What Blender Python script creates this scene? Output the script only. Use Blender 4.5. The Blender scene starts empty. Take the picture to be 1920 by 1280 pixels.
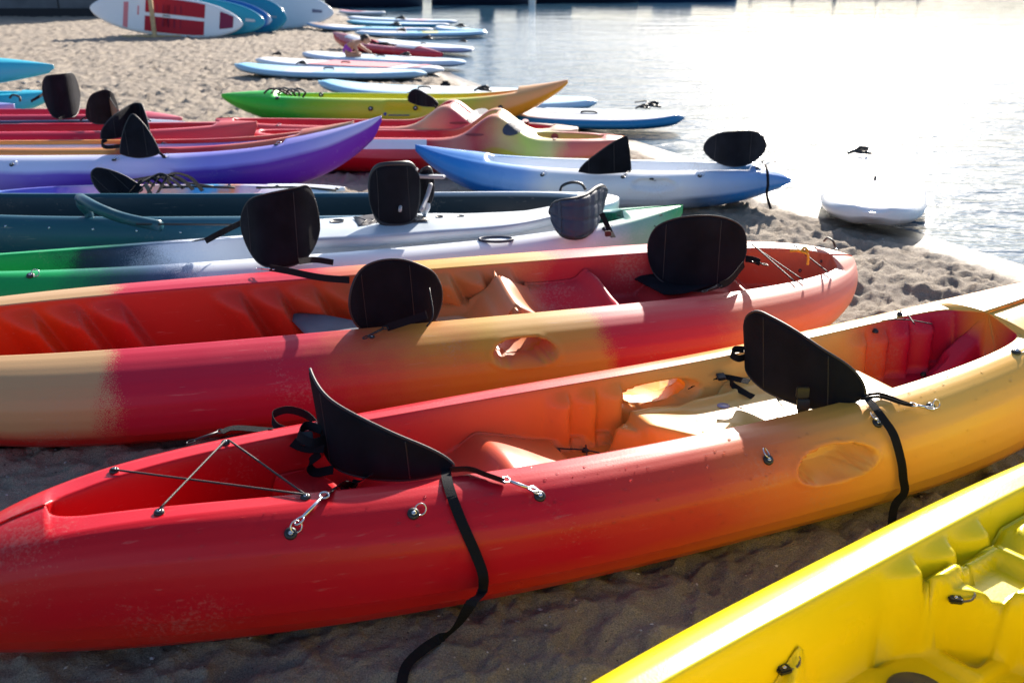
import bpy, bmesh, math, random
import numpy as np
from mathutils import Vector, Matrix
from mathutils.bvhtree import BVHTree
R = math.radians
rnd = random.Random(4)
SC = bpy.context.scene
COL = SC.collection

# ------------------------------------------------------------------ camera
CAM_H, PITCH, FPX = 1.69, R(20.55), 1867.0
cd = bpy.data.cameras.new('camera'); cam = bpy.data.objects.new('camera', cd); COL.objects.link(cam)
cam.location = (0, 0, CAM_H); cam.rotation_euler = (math.pi/2 - PITCH, 0, 0)
cd.sensor_width = 36; cd.lens = 35.0; cd.clip_end = 6000; cd.clip_start = .05
cd.dof.use_dof = True; cd.dof.focus_distance = 3.5; cd.dof.aperture_fstop = 4.0
SC.camera = cam

# ------------------------------------------------------------------ world, sun, exposure
SUN_EL, SUN_AZ = 26.0, 19.0           # azimuth to the right of straight ahead
w = bpy.data.worlds.new('World'); SC.world = w; w.use_nodes = True
nt = w.node_tree
sky = nt.nodes.new('ShaderNodeTexSky'); sky.sky_type = 'NISHITA'; sky.sun_disc = False
sky.sun_elevation = R(SUN_EL); sky.sun_rotation = R(SUN_AZ)
sky.air_density = 1.0; sky.dust_density = 1.5; sky.ozone_density = 3.0
nt.links.new(sky.outputs[0], nt.nodes['Background'].inputs[0])
nt.nodes['Background'].inputs[1].default_value = 0.088
sl = bpy.data.lights.new('sun', 'SUN'); sl.energy = 5.0; sl.angle = R(.55); sl.color = (1, .91, .80)
so = bpy.data.objects.new('sun', sl); COL.objects.link(so)
sd = Vector((math.sin(R(SUN_AZ))*math.cos(R(SUN_EL)), math.cos(R(SUN_AZ))*math.cos(R(SUN_EL)), math.sin(R(SUN_EL))))
so.rotation_euler = sd.to_track_quat('Z', 'Y').to_euler(); so.location = sd*30
SC.view_settings.view_transform = 'Standard'; SC.view_settings.look = 'None'
SC.view_settings.exposure = 1.17; SC.view_settings.gamma = 1; SC.view_settings.use_curve_mapping = False
SC.render.engine = 'CYCLES'
SC.cycles.use_denoising = True
SC.cycles.max_bounces = 7; SC.cycles.transparent_max_bounces = 8
SC.cycles.sample_clamp_indirect = 8

# ------------------------------------------------------------------ measuring helper: a point of the photo (1920 px wide) on the level z
SP, CP = math.sin(PITCH), math.cos(PITCH)
def ray(px, py):
    dx = (px-960)/FPX; dy = (640-py)/FPX
    return Vector((dx, CP+dy*SP, -SP+dy*CP))
def at(px, py, z=0.0):
    d = ray(px, py); t = (z-CAM_H)/d.z
    return Vector((d.x*t, d.y*t, z))

# ------------------------------------------------------------------ materials
def mat(name, col, rough=.5, metal=0., spec=.5, bump=0., bscale=200., var=0., vscale=6., trans=0., coat=0.):
    m = bpy.data.materials.new(name); m.use_nodes = True
    n = m.node_tree; b = n.nodes['Principled BSDF']
    b.inputs['Base Color'].default_value = (*col, 1); b.inputs['Roughness'].default_value = rough
    b.inputs['Metallic'].default_value = metal; b.inputs['Specular IOR Level'].default_value = spec
    if trans: b.inputs['Transmission Weight'].default_value = trans; b.inputs['IOR'].default_value = 1.33
    if coat: b.inputs['Coat Weight'].default_value = coat
    tc = n.nodes.new('ShaderNodeTexCoord')
    if var:
        t = n.nodes.new('ShaderNodeTexNoise'); t.inputs['Scale'].default_value = vscale; t.inputs['Detail'].default_value = 5
        n.links.new(tc.outputs['Object'], t.inputs['Vector'])
        mp = n.nodes.new('ShaderNodeMapRange'); mp.inputs['From Min'].default_value = .3; mp.inputs['From Max'].default_value = .7
        mp.inputs['To Min'].default_value = 1-var; mp.inputs['To Max'].default_value = 1+var
        n.links.new(t.outputs['Fac'], mp.inputs['Value'])
        mx = n.nodes.new('ShaderNodeVectorMath'); mx.operation = 'SCALE'; mx.inputs[0].default_value = col
        n.links.new(mp.outputs[0], mx.inputs['Scale']); n.links.new(mx.outputs[0], b.inputs['Base Color'])
    if bump:
        t = n.nodes.new('ShaderNodeTexNoise'); t.inputs['Scale'].default_value = bscale; t.inputs['Detail'].default_value = 3
        n.links.new(tc.outputs['Object'], t.inputs['Vector'])
        bp = n.nodes.new('ShaderNodeBump'); bp.inputs['Strength'].default_value = bump; bp.inputs['Distance'].default_value = .004
        n.links.new(t.outputs['Fac'], bp.inputs['Height']); n.links.new(bp.outputs[0], b.inputs['Normal'])
    return m

def ramp(n, stops, ease=False):
    r = n.nodes.new('ShaderNodeValToRGB'); e = r.color_ramp.elements
    if ease: r.color_ramp.interpolation = 'EASE'
    while len(e) < len(stops): e.new(.5)
    for k, (p, c) in enumerate(sorted(stops, key=lambda q: q[0])):
        e[k].position = p; e[k].color = (*c, 1)
    return r

def plastic(name, L, out, inn=None, low=None, blot=.05, speck=.02, rough=.38, scratch=.2):
    """rotomoulded polyethylene: colours run along the hull (object x), with cloudy edges and speckle"""
    m = bpy.data.materials.new(name); m.use_nodes = True
    n = m.node_tree; b = n.nodes['Principled BSDF']; N = n.nodes.new; K = n.links.new
    tc = N('ShaderNodeTexCoord'); sep = N('ShaderNodeSeparateXYZ'); K(tc.outputs['Object'], sep.inputs[0])
    n1 = N('ShaderNodeTexNoise'); n1.inputs['Scale'].default_value = 4.5; n1.inputs['Detail'].default_value = 4; K(tc.outputs['Object'], n1.inputs['Vector'])
    n2 = N('ShaderNodeTexNoise'); n2.inputs['Scale'].default_value = 320; n2.inputs['Detail'].default_value = 1; K(tc.outputs['Object'], n2.inputs['Vector'])
    def math_(op, a, bb, c=None):
        q = N('ShaderNodeMath'); q.operation = op
        for i, v in enumerate((a, bb, c)):
            if v is None: continue
            if isinstance(v, (int, float)): q.inputs[i].default_value = v
            else: K(v, q.inputs[i])
        return q.outputs[0]
    x = math_('MULTIPLY_ADD', sep.outputs[0], 1/L, .5)
    x = math_('ADD', x, math_('MULTIPLY', math_('SUBTRACT', n1.outputs['Fac'], .5), blot*2))
    x = math_('ADD', x, math_('MULTIPLY', math_('SUBTRACT', n2.outputs['Fac'], .5), speck*2))
    ro = ramp(n, out); K(x, ro.inputs[0]); colr = ro.outputs[0]
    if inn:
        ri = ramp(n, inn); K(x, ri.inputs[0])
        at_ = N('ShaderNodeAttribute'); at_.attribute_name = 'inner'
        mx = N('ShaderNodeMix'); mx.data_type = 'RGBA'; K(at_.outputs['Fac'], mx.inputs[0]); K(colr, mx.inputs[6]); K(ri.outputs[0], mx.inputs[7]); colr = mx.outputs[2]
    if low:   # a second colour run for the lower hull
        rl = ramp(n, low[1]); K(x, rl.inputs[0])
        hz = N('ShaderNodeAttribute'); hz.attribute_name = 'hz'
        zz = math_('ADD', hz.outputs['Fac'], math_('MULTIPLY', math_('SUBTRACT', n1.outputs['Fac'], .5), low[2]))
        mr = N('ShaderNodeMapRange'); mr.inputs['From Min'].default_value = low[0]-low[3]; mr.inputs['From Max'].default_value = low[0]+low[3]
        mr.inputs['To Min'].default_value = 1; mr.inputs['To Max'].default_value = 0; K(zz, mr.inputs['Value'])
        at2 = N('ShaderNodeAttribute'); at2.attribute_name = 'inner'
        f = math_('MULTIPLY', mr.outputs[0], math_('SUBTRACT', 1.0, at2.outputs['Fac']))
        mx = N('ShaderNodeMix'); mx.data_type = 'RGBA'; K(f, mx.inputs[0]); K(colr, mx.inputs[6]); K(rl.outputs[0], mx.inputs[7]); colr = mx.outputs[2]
    # scuffs: long thin pale scratches
    mp = N('ShaderNodeMapping'); mp.inputs['Scale'].default_value = (5, 60, 60); K(tc.outputs['Object'], mp.inputs[0])
    n3 = N('ShaderNodeTexNoise'); n3.inputs['Scale'].default_value = 1.3; n3.inputs['Detail'].default_value = 6; K(mp.outputs[0], n3.inputs['Vector'])
    ms = N('ShaderNodeMapRange'); ms.inputs['From Min'].default_value = .66; ms.inputs['From Max'].default_value = .74; K(n3.outputs['Fac'], ms.inputs['Value'])
    mx = N('ShaderNodeMix'); mx.data_type = 'RGBA'; K(math_('MULTIPLY', ms.outputs[0], scratch), mx.inputs[0]); K(colr, mx.inputs[6]); mx.inputs[7].default_value = (.62, .5, .42, 1)
    # dried sand and grit stuck to the plastic
    n5 = N('ShaderNodeTexNoise'); n5.inputs['Scale'].default_value = 90; n5.inputs['Detail'].default_value = 9; n5.inputs['Roughness'].default_value = .75; K(tc.outputs['Object'], n5.inputs['Vector'])
    n6 = N('ShaderNodeTexNoise'); n6.inputs['Scale'].default_value = 3.0; n6.inputs['Detail'].default_value = 3; K(tc.outputs['Object'], n6.inputs['Vector'])
    md_ = N('ShaderNodeMapRange'); md_.inputs['From Min'].default_value = 1.17; md_.inputs['From Max'].default_value = 1.32; K(math_('ADD', n5.outputs['Fac'], n6.outputs['Fac']), md_.inputs['Value'])
    mg = N('ShaderNodeMix'); mg.data_type = 'RGBA'; K(math_('MULTIPLY', md_.outputs[0], min(.32, scratch*2)), mg.inputs[0]); K(mx.outputs[2], mg.inputs[6]); mg.inputs[7].default_value = (.42, .33, .26, 1)
    K(mg.outputs[2], b.inputs['Base Color'])
    rr = math_('MULTIPLY_ADD', n1.outputs['Fac'], .22, rough-.11); K(rr, b.inputs['Roughness'])
    b.inputs['Specular IOR Level'].default_value = .27
    b.inputs['Subsurface Weight'].default_value = 0
    bp = N('ShaderNodeBump'); bp.inputs['Strength'].default_value = .12; bp.inputs['Distance'].default_value = .002
    n4 = N('ShaderNodeTexNoise'); n4.inputs['Scale'].default_value = 180; n4.inputs['Detail'].default_value = 3; K(tc.outputs['Object'], n4.inputs['Vector'])
    K(n4.outputs['Fac'], bp.inputs['Height']); K(bp.outputs[0], b.inputs['Normal'])
    return m

M = dict(
    fabric=mat('black_fabric', (.008, .009, .014), .85, bump=.5, bscale=600, var=.35, vscale=9, spec=.12),
    quilt=mat('blue_black_foam', (.03, .042, .075), .6, bump=.2, bscale=400, var=.2),
    piping=mat('piping', (.017, .017, .021), .55),
    strap=mat('webbing', (.011, .011, .014), .85, bump=.6, bscale=900, spec=.15),
    strap_worn=mat('faded_webbing', (.16, .14, .11), .85, bump=.6, bscale=900),
    rubber=mat('black_rubber', (.014, .014, .016), .42),
    metal=mat('stainless', (.62, .62, .64), .22, metal=1),
    rope=mat('bungee', (.016, .014, .015), .55, bump=.4, bscale=500),
    yrope=mat('yellow_rope', (.75, .36, .03), .7, bump=.6, bscale=500),
    water_drop=mat('water_drop', (1, 1, 1), .02, trans=1.0),
    grey=mat('grey_plastic', (.35, .36, .38), .4),
    wood=mat('pale_timber', (.55, .38, .2), .7, var=.2, vscale=20),
    white=mat('white_board', (.8, .8, .82), .3, var=.04),
    skin=mat('skin', (.42, .2, .12), .55),
    hair=mat('dark_hair', (.015, .01, .008), .6),
    swim=mat('purple_swimsuit', (.3, .03, .35), .6),
    mesh=mat('mesh_pocket', (.03, .035, .06), .7, bump=.5, bscale=200, var=.3),
)

# ------------------------------------------------------------------ object helpers
def mesh(name, V, F, m, parent=None, smooth=True, world=True):
    me = bpy.data.meshes.new(name); me.from_pydata([tuple(v) for v in V], [], F); me.update()
    if smooth: me.polygons.foreach_set('use_smooth', [True]*len(me.polygons))
    o = bpy.data.objects.new(name, me); COL.objects.link(o)
    for q in (m if isinstance(m, (list, tuple)) else [m]): me.materials.append(q)
    if parent is not None: link(o, parent)
    return o
MW = {}
def wmat(o): return MW.get(o.name, Matrix.Identity(4))
def link(o, parent):
    """parent keeping the child where its own coordinates put it in the world"""
    o.parent = parent; o.matrix_parent_inverse = wmat(parent).inverted(); MW[o.name] = wmat(o)
def thing(name, label, cat, loc=(0, 0, 0), rot=(0, 0, 0), group=None):
    o = bpy.data.objects.new(name, None); COL.objects.link(o); o.empty_display_size = .1
    o.location = loc; o.rotation_euler = rot; o['label'] = label; o['category'] = cat
    if group: o['group'] = group
    MW[o.name] = Matrix.Translation(loc) @ __import__('mathutils').Euler(rot).to_matrix().to_4x4()
    return o
def tag(o, label, cat, group=None):
    o['label'] = label; o['category'] = cat
    if group: o['group'] = group
    return o

def gridF(n, m, closed=False, off=0, flip=False):
    F = []
    mm = m if closed else m-1
    for i in range(n-1):
        for j in range(mm):
            a = off+i*m+j; b_ = off+i*m+(j+1) % m; c = off+(i+1)*m+(j+1) % m; d = off+(i+1)*m+j
            F.append((a, d, c, b_) if flip else (a, b_, c, d))
    return F
def cr(pts, sub=6, closed=False):
    P = [Vector(p) for p in pts]; n = len(P); out = []
    if n == 2 and not closed: return [P[0].lerp(P[1], k/sub) for k in range(sub+1)]
    for i in range(n if closed else n-1):
        p0 = P[(i-1) % n] if closed or i > 0 else P[0]*2-P[1]
        p1 = P[i]; p2 = P[(i+1) % n]; p3 = P[(i+2) % n] if closed or i+2 < n else P[-1]*2-P[-2]
        for k in range(sub):
            t = k/sub
            out.append(.5*((2*p1)+(p2-p0)*t+(2*p0-5*p1+4*p2-p3)*t*t+(3*p1-p0-3*p2+p3)*t**3))
    if not closed: out.append(P[-1])
    return out
def tubeVF(pts, r, seg=7, closed=False, off=0):
    V = []; F = []; n = len(pts); up = Vector((0, 0, 1)); prev = None
    for i, p in enumerate(pts):
        a = pts[(i-1) % n] if closed or i > 0 else pts[0]; b_ = pts[(i+1) % n] if closed or i < n-1 else pts[-1]
        t = (b_-a).normalized() if (b_-a).length > 1e-9 else Vector((1, 0, 0))
        if prev is None: u = t.orthogonal().normalized()
        else: u = (prev-t*prev.dot(t)); u = u.normalized() if u.length > 1e-6 else t.orthogonal().normalized()
        prev = u; v = t.cross(u); rr = r(i/(n-1)) if callable(r) else r
        for k in range(seg):
            th = 2*math.pi*k/seg; V.append(p+u*math.cos(th)*rr+v*math.sin(th)*rr)
    for i in range(n if closed else n-1):
        for k in range(seg):
            F.append((off+i*seg+k, off+i*seg+(k+1) % seg, off+((i+1) % n)*seg+(k+1) % seg, off+((i+1) % n)*seg+k))
    if not closed:
        F.append(tuple(off+k for k in range(seg))[::-1]); F.append(tuple(off+(n-1)*seg+k for k in range(seg)))
    return V, F
def tube(name, pts, r, m, parent=None, sub=6, seg=7, closed=False, smoothpts=True):
    P = cr(pts, sub, closed) if smoothpts else [Vector(p) for p in pts]
    V, F = tubeVF(P, r, seg, closed); return mesh(name, V, F, m, parent)
def ribbon(name, pts, width, m, parent=None, side=None, thick=.0022, sub=8, sides=None):
    """webbing strap: thin box section swept along pts; side = direction of its width"""
    P = cr(pts, sub); n = len(P); V = []
    S = None
    if sides: S = cr(sides, sub)
    for i, p in enumerate(P):
        t = (P[min(i+1, n-1)]-P[max(i-1, 0)]).normalized()
        s = Vector(S[i] if S else side); s = (s-t*s.dot(t)).normalized(); nn = t.cross(s).normalized()
        for a, b_ in ((-1, -1), (1, -1), (1, 1), (-1, 1)): V.append(p+s*a*width/2+nn*b_*thick/2)
    F = [];
    for i in range(n-1):
        for k in range(4): F.append((i*4+k, i*4+(k+1) % 4, (i+1)*4+(k+1) % 4, (i+1)*4+k))
    F += [(3, 2, 1, 0), ((n-1)*4, (n-1)*4+1, (n-1)*4+2, (n-1)*4+3)]
    return mesh(name, V, F, m, parent, smooth=False)
def lathe(name, prof, m, parent, loc, nrm, seg=20):
    q = Vector(nrm).to_track_quat('Z', 'Y'); V = []
    for r, z in prof:
        for k in range(seg):
            th = 2*math.pi*k/seg; V.append(Vector(loc)+q @ Vector((r*math.cos(th), r*math.sin(th), z)))
    F = gridF(len(prof), seg, closed=True); F.append(tuple((len(prof)-1)*seg+k for k in range(seg)))
    return mesh(name, V, F, m, parent)
def box(name, c, s, m, parent=None, rot=None, bev=.003):
    bm = bmesh.new(); bmesh.ops.create_cube(bm, size=1)
    for v in bm.verts: v.co = Vector((v.co.x*s[0], v.co.y*s[1], v.co.z*s[2]))
    if bev: bmesh.ops.bevel(bm, geom=bm.edges[:], offset=min(bev, min(s)*.3), segments=2, affect='EDGES')
    for v in bm.verts: v.co = (rot @ v.co if rot else v.co)+Vector(c)
    me = bpy.data.meshes.new(name); bm.to_mesh(me); bm.free(); me.materials.append(m)
    o = bpy.data.objects.new(name, me); COL.objects.link(o)
    if parent is not None: link(o, parent)
    return o

# ------------------------------------------------------------------ numpy noise
def _h(ix, iy, s):
    n = (ix.astype(np.int64)*374761393+iy.astype(np.int64)*668265263+s*1442695041) & 0xffffffff
    n = ((n ^ (n >> 13))*1274126177) & 0xffffffff
    return ((n ^ (n >> 16)) & 0xffff)/65535.0
def vnoise(x, y, s=0):
    ix, iy = np.floor(x), np.floor(y); fx, fy = x-ix, y-iy
    fx = fx*fx*fx*(fx*(fx*6-15)+10); fy = fy*fy*fy*(fy*(fy*6-15)+10)
    a, b_, c, d = _h(ix, iy, s), _h(ix+1, iy, s), _h(ix, iy+1, s), _h(ix+1, iy+1, s)
    return (a*(1-fx)+b_*fx)*(1-fy)+(c*(1-fx)+d*fx)*fy
def fbm(x, y, s=0, o=4):
    v = 0; a = .5
    for k in range(o):
        ca, sa = math.cos(k*1.3), math.sin(k*1.3)
        v = v+a*(vnoise((x*ca-y*sa)*2**k, (x*sa+y*ca)*2**k, s+k)-.5); a *= .55
    return v
def ss(a, b_, x): t = np.clip((x-a)/(b_-a), 0, 1); return t*t*(3-2*t)
def bx(x, a, b_, s): return ss(a-s, a+s, x)*(1-ss(b_-s, b_+s, x))

# ------------------------------------------------------------------ ground and water
WZ = -.05
SHORE = [(7.5, -3.0), (5.2, 1.0), (4.0, 4.0)]+[tuple(at(*p, WZ)[:2]) for p in
         [(1920, 497), (1720, 436), (1560, 398), (1400, 340), (1280, 292), (1180, 260), (1040, 215), (960, 182), (850, 140), (800, 108), (740, 70), (690, 45), (640, 24)]]+[(-7.2, 46), (-16, 70)]
sh = np.array(SHORE)
def shore_dist(X, Y):
    d = np.full(X.shape, 1e9)
    for (x0, y0), (x1, y1) in zip(SHORE[:-1], SHORE[1:]):
        ex, ey = x1-x0, y1-y0; t = np.clip(((X-x0)*ex+(Y-y0)*ey)/(ex*ex+ey*ey), 0, 1)
        d = np.minimum(d, np.hypot(X-x0-t*ex, Y-y0-t*ey))
    return np.where(X < np.interp(Y, sh[:, 1], sh[:, 0]), d, -d)
def sand_z(X, Y):
    D = shore_dist(X, Y)
    land = ss(.05, .7, D)
    z = np.where(D > 0, np.minimum(.07*D, .05), np.maximum(.10*D, -.9))+WZ
    near = 1-ss(2.6, 3.6, Y+.0*X)*1.0
    amp = 1.25*land*(.75+.25*ss(2.4, 4.2, Y))
    z = z+amp*.035*fbm(X*1.6, Y*1.6, 11, 3)+amp*.045*fbm(X*5, Y*7, 3, 4)+land*(.012+.018*amp)*fbm(X*17, Y*22, 5, 4)
    X0, Y0 = X, Y; X = X0+.09*(vnoise(X0*5, Y0*5, 91)-.5)+.03*(vnoise(X0*19, Y0*19, 93)-.5); Y = Y0+.09*(vnoise(X0*5, Y0*5, 92)-.5)+.03*(vnoise(X0*19, Y0*19, 94)-.5)
    # footprints: overlapping dents with pushed-up rims
    for cell, rad, dep, sd_ in ((.30, .075, .024, 20), (.41, .10, .026, 40), (.13, .035, .012, 60), (.19, .05, .014, 80)):
        gx, gy = np.floor(X/cell), np.floor(Y/cell)
        for ox in (-1, 0, 1):
            for oy in (-1, 0, 1):
                cx, cy = gx+ox, gy+oy
                px = (cx+.15+.7*_h(cx, cy, sd_))*cell; py = (cy+.15+.7*_h(cx, cy, sd_+1))*cell
                th = 6.28*_h(cx, cy, sd_+2); ca, sa = np.cos(th), np.sin(th); on = _h(cx, cy, sd_+3) > .5
                dx, dy = X-px, Y-py; r = np.hypot((dx*ca+dy*sa)/1.5, -dx*sa+dy*ca)/rad
                z = z-on*amp*dep*(np.exp(-(r*r)*1.6)-.5*np.exp(-((r-1.35)**2)*7))
    z = z-.35*WZ*0
    return z, D
def build_ground():
    n, m = 860, 760
    t = np.linspace(0, 1, n); y = 1.0*np.exp(t*math.log(64.0)); y[0] = -3.5
    u = np.linspace(-1, 1, m); u = u*.8+.2*u**3
    Y = np.repeat(y[:, None], m, 1); X = u[None, :]*(.62*np.abs(Y)+1.2)
    X[:2] *= 3
    Z, D = sand_z(X, Y)
    V = np.stack([X, Y, Z], -1).reshape(-1, 3)
    idx = np.arange(n*m).reshape(n, m)
    F = np.stack([idx[:-1, :-1], idx[:-1, 1:], idx[1:, 1:], idx[1:, :-1]], -1).reshape(-1, 4)
    me = bpy.data.meshes.new('sand'); me.vertices.add(len(V)); me.vertices.foreach_set('co', V.ravel())
    me.loops.add(F.size); me.loops.foreach_set('vertex_index', F.ravel())
    me.polygons.add(len(F)); me.polygons.foreach_set('loop_start', np.arange(0, F.size, 4)); me.polygons.foreach_set('loop_total', np.full(len(F), 4))
    me.update(); me.polygons.foreach_set('use_smooth', np.ones(len(F), bool))
    a = me.attributes.new('shore', 'FLOAT', 'POINT'); a.data.foreach_set('value', D.ravel().astype(np.float32))
    o = bpy.data.objects.new('beach_sand', me); COL.objects.link(o); o['kind'] = 'structure'
    m_ = bpy.data.materials.new('sand'); m_.use_nodes = True; n_ = m_.node_tree; b = n_.nodes['Principled BSDF']; N = n_.nodes.new; K = n_.links.new
    tc = N('ShaderNodeTexCoord')
    g1 = N('ShaderNodeTexNoise'); g1.inputs['Scale'].default_value = 260; g1.inputs['Detail'].default_value = 3; K(tc.outputs['Object'], g1.inputs[0])
    g2 = N('ShaderNodeTexNoise'); g2.inputs['Scale'].default_value = 2.5; g2.inputs['Detail'].default_value = 6; K(tc.outputs['Object'], g2.inputs[0])
    r1 = ramp(n_, [(.25, (.14, .12, .10)), (.5, (.31, .262, .21)), (.72, (.46, .39, .31))]); K(g1.outputs['Fac'], r1.inputs[0])
    r2 = ramp(n_, [(.3, (.80, .78, .78)), (.7, (1.15, 1.12, 1.06))]); K(g2.outputs['Fac'], r2.inputs[0])
    mx = N('ShaderNodeMix'); mx.data_type = 'RGBA'; mx.blend_type = 'MULTIPLY'; mx.inputs[0].default_value = 1; K(r1.outputs[0], mx.inputs[6]); K(r2.outputs[0], mx.inputs[7])
    at_ = N('ShaderNodeAttribute'); at_.attribute_name = 'shore'
    wet = N('ShaderNodeMapRange'); wet.inputs['From Min'].default_value = .12; wet.inputs['From Max'].default_value = .5; wet.inputs['To Min'].default_value = 1; wet.inputs['To Max'].default_value = 0
    K(at_.outputs['Fac'], wet.inputs['Value'])
    mw = N('ShaderNodeMix'); mw.data_type = 'RGBA'; K(wet.outputs[0], mw.inputs[0]); K(mx.outputs[2], mw.inputs[6]); mw.inputs[7].default_value = (.16, .125, .09, 1)
    # bits of shell and stone
    vo = N('ShaderNodeTexVoronoi'); vo.inputs['Scale'].default_value = 28; K(tc.outputs['Object'], vo.inputs[0])
    lt = N('ShaderNodeMath'); lt.operation = 'LESS_THAN'; lt.inputs[1].default_value = .085; K(vo.outputs['Distance'], lt.inputs[0])
    rr = ramp(n_, [(.0, (.03, .028, .03)), (.55, (.10, .08, .07)), (.8, (.55, .5, .45))]); K(vo.outputs['Color'], rr.inputs[0])
    ms = N('ShaderNodeMix'); ms.data_type = 'RGBA'; K(lt.outputs[0], ms.inputs[0]); K(mw.outputs[2], ms.inputs[6]); K(rr.outputs[0], ms.inputs[7])
    K(ms.outputs[2], b.inputs['Base Color'])
    rg = N('ShaderNodeMapRange'); rg.inputs['To Min'].default_value = .9; rg.inputs['To Max'].default_value = .28; K(wet.outputs[0], rg.inputs['Value']); K(rg.outputs[0], b.inputs['Roughness'])
    b.inputs['Specular IOR Level'].default_value = .35
    ad = N('ShaderNodeTexNoise'); ad.inputs['Scale'].default_value = 45; ad.inputs['Detail'].default_value = 8; ad.inputs['Roughness'].default_value = .7; K(tc.outputs['Object'], ad.inputs[0])
    bp = N('ShaderNodeBump'); bp.inputs['Strength'].default_value = .9; bp.inputs['Distance'].default_value = .022; K(ad.outputs['Fac'], bp.inputs['Height'])
    inv = N('ShaderNodeMapRange'); inv.inputs['To Min'].default_value = .9; inv.inputs['To Max'].default_value = .12; K(wet.outputs[0], inv.inputs['Value']); K(inv.outputs[0], bp.inputs['Strength'])
    K(bp.outputs[0], b.inputs['Normal'])
    me.materials.append(m_)
    # the lake
    wm = bpy.data.materials.new('lake_water'); wm.use_nodes = True; n_ = wm.node_tree; b = n_.nodes['Principled BSDF']; N = n_.nodes.new; K = n_.links.new
    b.inputs['Base Color'].default_value = (.04, .11, .18, 1); b.inputs['Roughness'].default_value = .2; b.inputs['IOR'].default_value = 1.333
    tc = N('ShaderNodeTexCoord'); mp = N('ShaderNodeMapping'); mp.inputs['Scale'].default_value = (.55, 1.5, 1); mp.inputs['Rotation'].default_value = (0, 0, R(8)); K(tc.outputs['Object'], mp.inputs[0])
    w1 = N('ShaderNodeTexNoise'); w1.inputs['Scale'].default_value = 2.2; w1.inputs['Detail'].default_value = 4; w1.inputs['Roughness'].default_value = .6; K(mp.outputs[0], w1.inputs[0])
    w2 = N('ShaderNodeTexNoise'); w2.inputs['Scale'].default_value = .5; w2.inputs['Detail'].default_value = 3; K(mp.outputs[0], w2.inputs[0])
    ma = N('ShaderNodeMath'); ma.operation = 'MULTIPLY_ADD'; ma.inputs[1].default_value = 2.2; K(w2.outputs['Fac'], ma.inputs[0]); K(w1.outputs['Fac'], ma.inputs[2])
    bp = N('ShaderNodeBump'); bp.inputs['Strength'].default_value = 1; bp.inputs['Distance'].default_value = .085; K(ma.outputs[0], bp.inputs['Height']); K(bp.outputs[0], b.inputs['Normal'])
    sy = N('ShaderNodeSeparateXYZ'); K(tc.outputs['Object'], sy.inputs[0]); w3 = N('ShaderNodeTexNoise'); w3.inputs['Scale'].default_value = .15; K(mp.outputs[0], w3.inputs[0])
    wy = N('ShaderNodeMath'); wy.operation = 'MULTIPLY_ADD'; wy.inputs[1].default_value = 14; K(w3.outputs['Fac'], wy.inputs[0]); K(sy.outputs[1], wy.inputs[2])
    wr = N('ShaderNodeMapRange'); wr.inputs['From Min'].default_value = 33; wr.inputs['From Max'].default_value = 46; wr.inputs['To Min'].default_value = .15; wr.inputs['To Max'].default_value = .05; K(wy.outputs[0], wr.inputs['Value']); K(wr.outputs[0], b.inputs['Roughness'])
    wb = N('ShaderNodeMapRange'); wb.inputs['From Min'].default_value = 33; wb.inputs['From Max'].default_value = 48; wb.inputs['To Min'].default_value = 1; wb.inputs['To Max'].default_value = .22; K(wy.outputs[0], wb.inputs['Value']); K(wb.outputs[0], bp.inputs['Strength'])   # ruffled near, glassy in the lee of the far shore
    # a shallow margin where the sandy bottom shows through
    o = mesh('lake_water', [(-500, -200, WZ), (900, -200, WZ), (900, 1500, WZ), (-500, 1500, WZ)], [(0, 1, 2, 3)], wm, smooth=False); o['kind'] = 'structure'
    seabed = mesh('lake_bed', [(-500, -200, -1.2), (900, -200, -1.2), (900, 1500, -1.2), (-500, 1500, -1.2)], [(0, 1, 2, 3)], mat('mud', (.08, .07, .05), .9), smooth=False); seabed['kind'] = 'structure'
build_ground()

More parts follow.
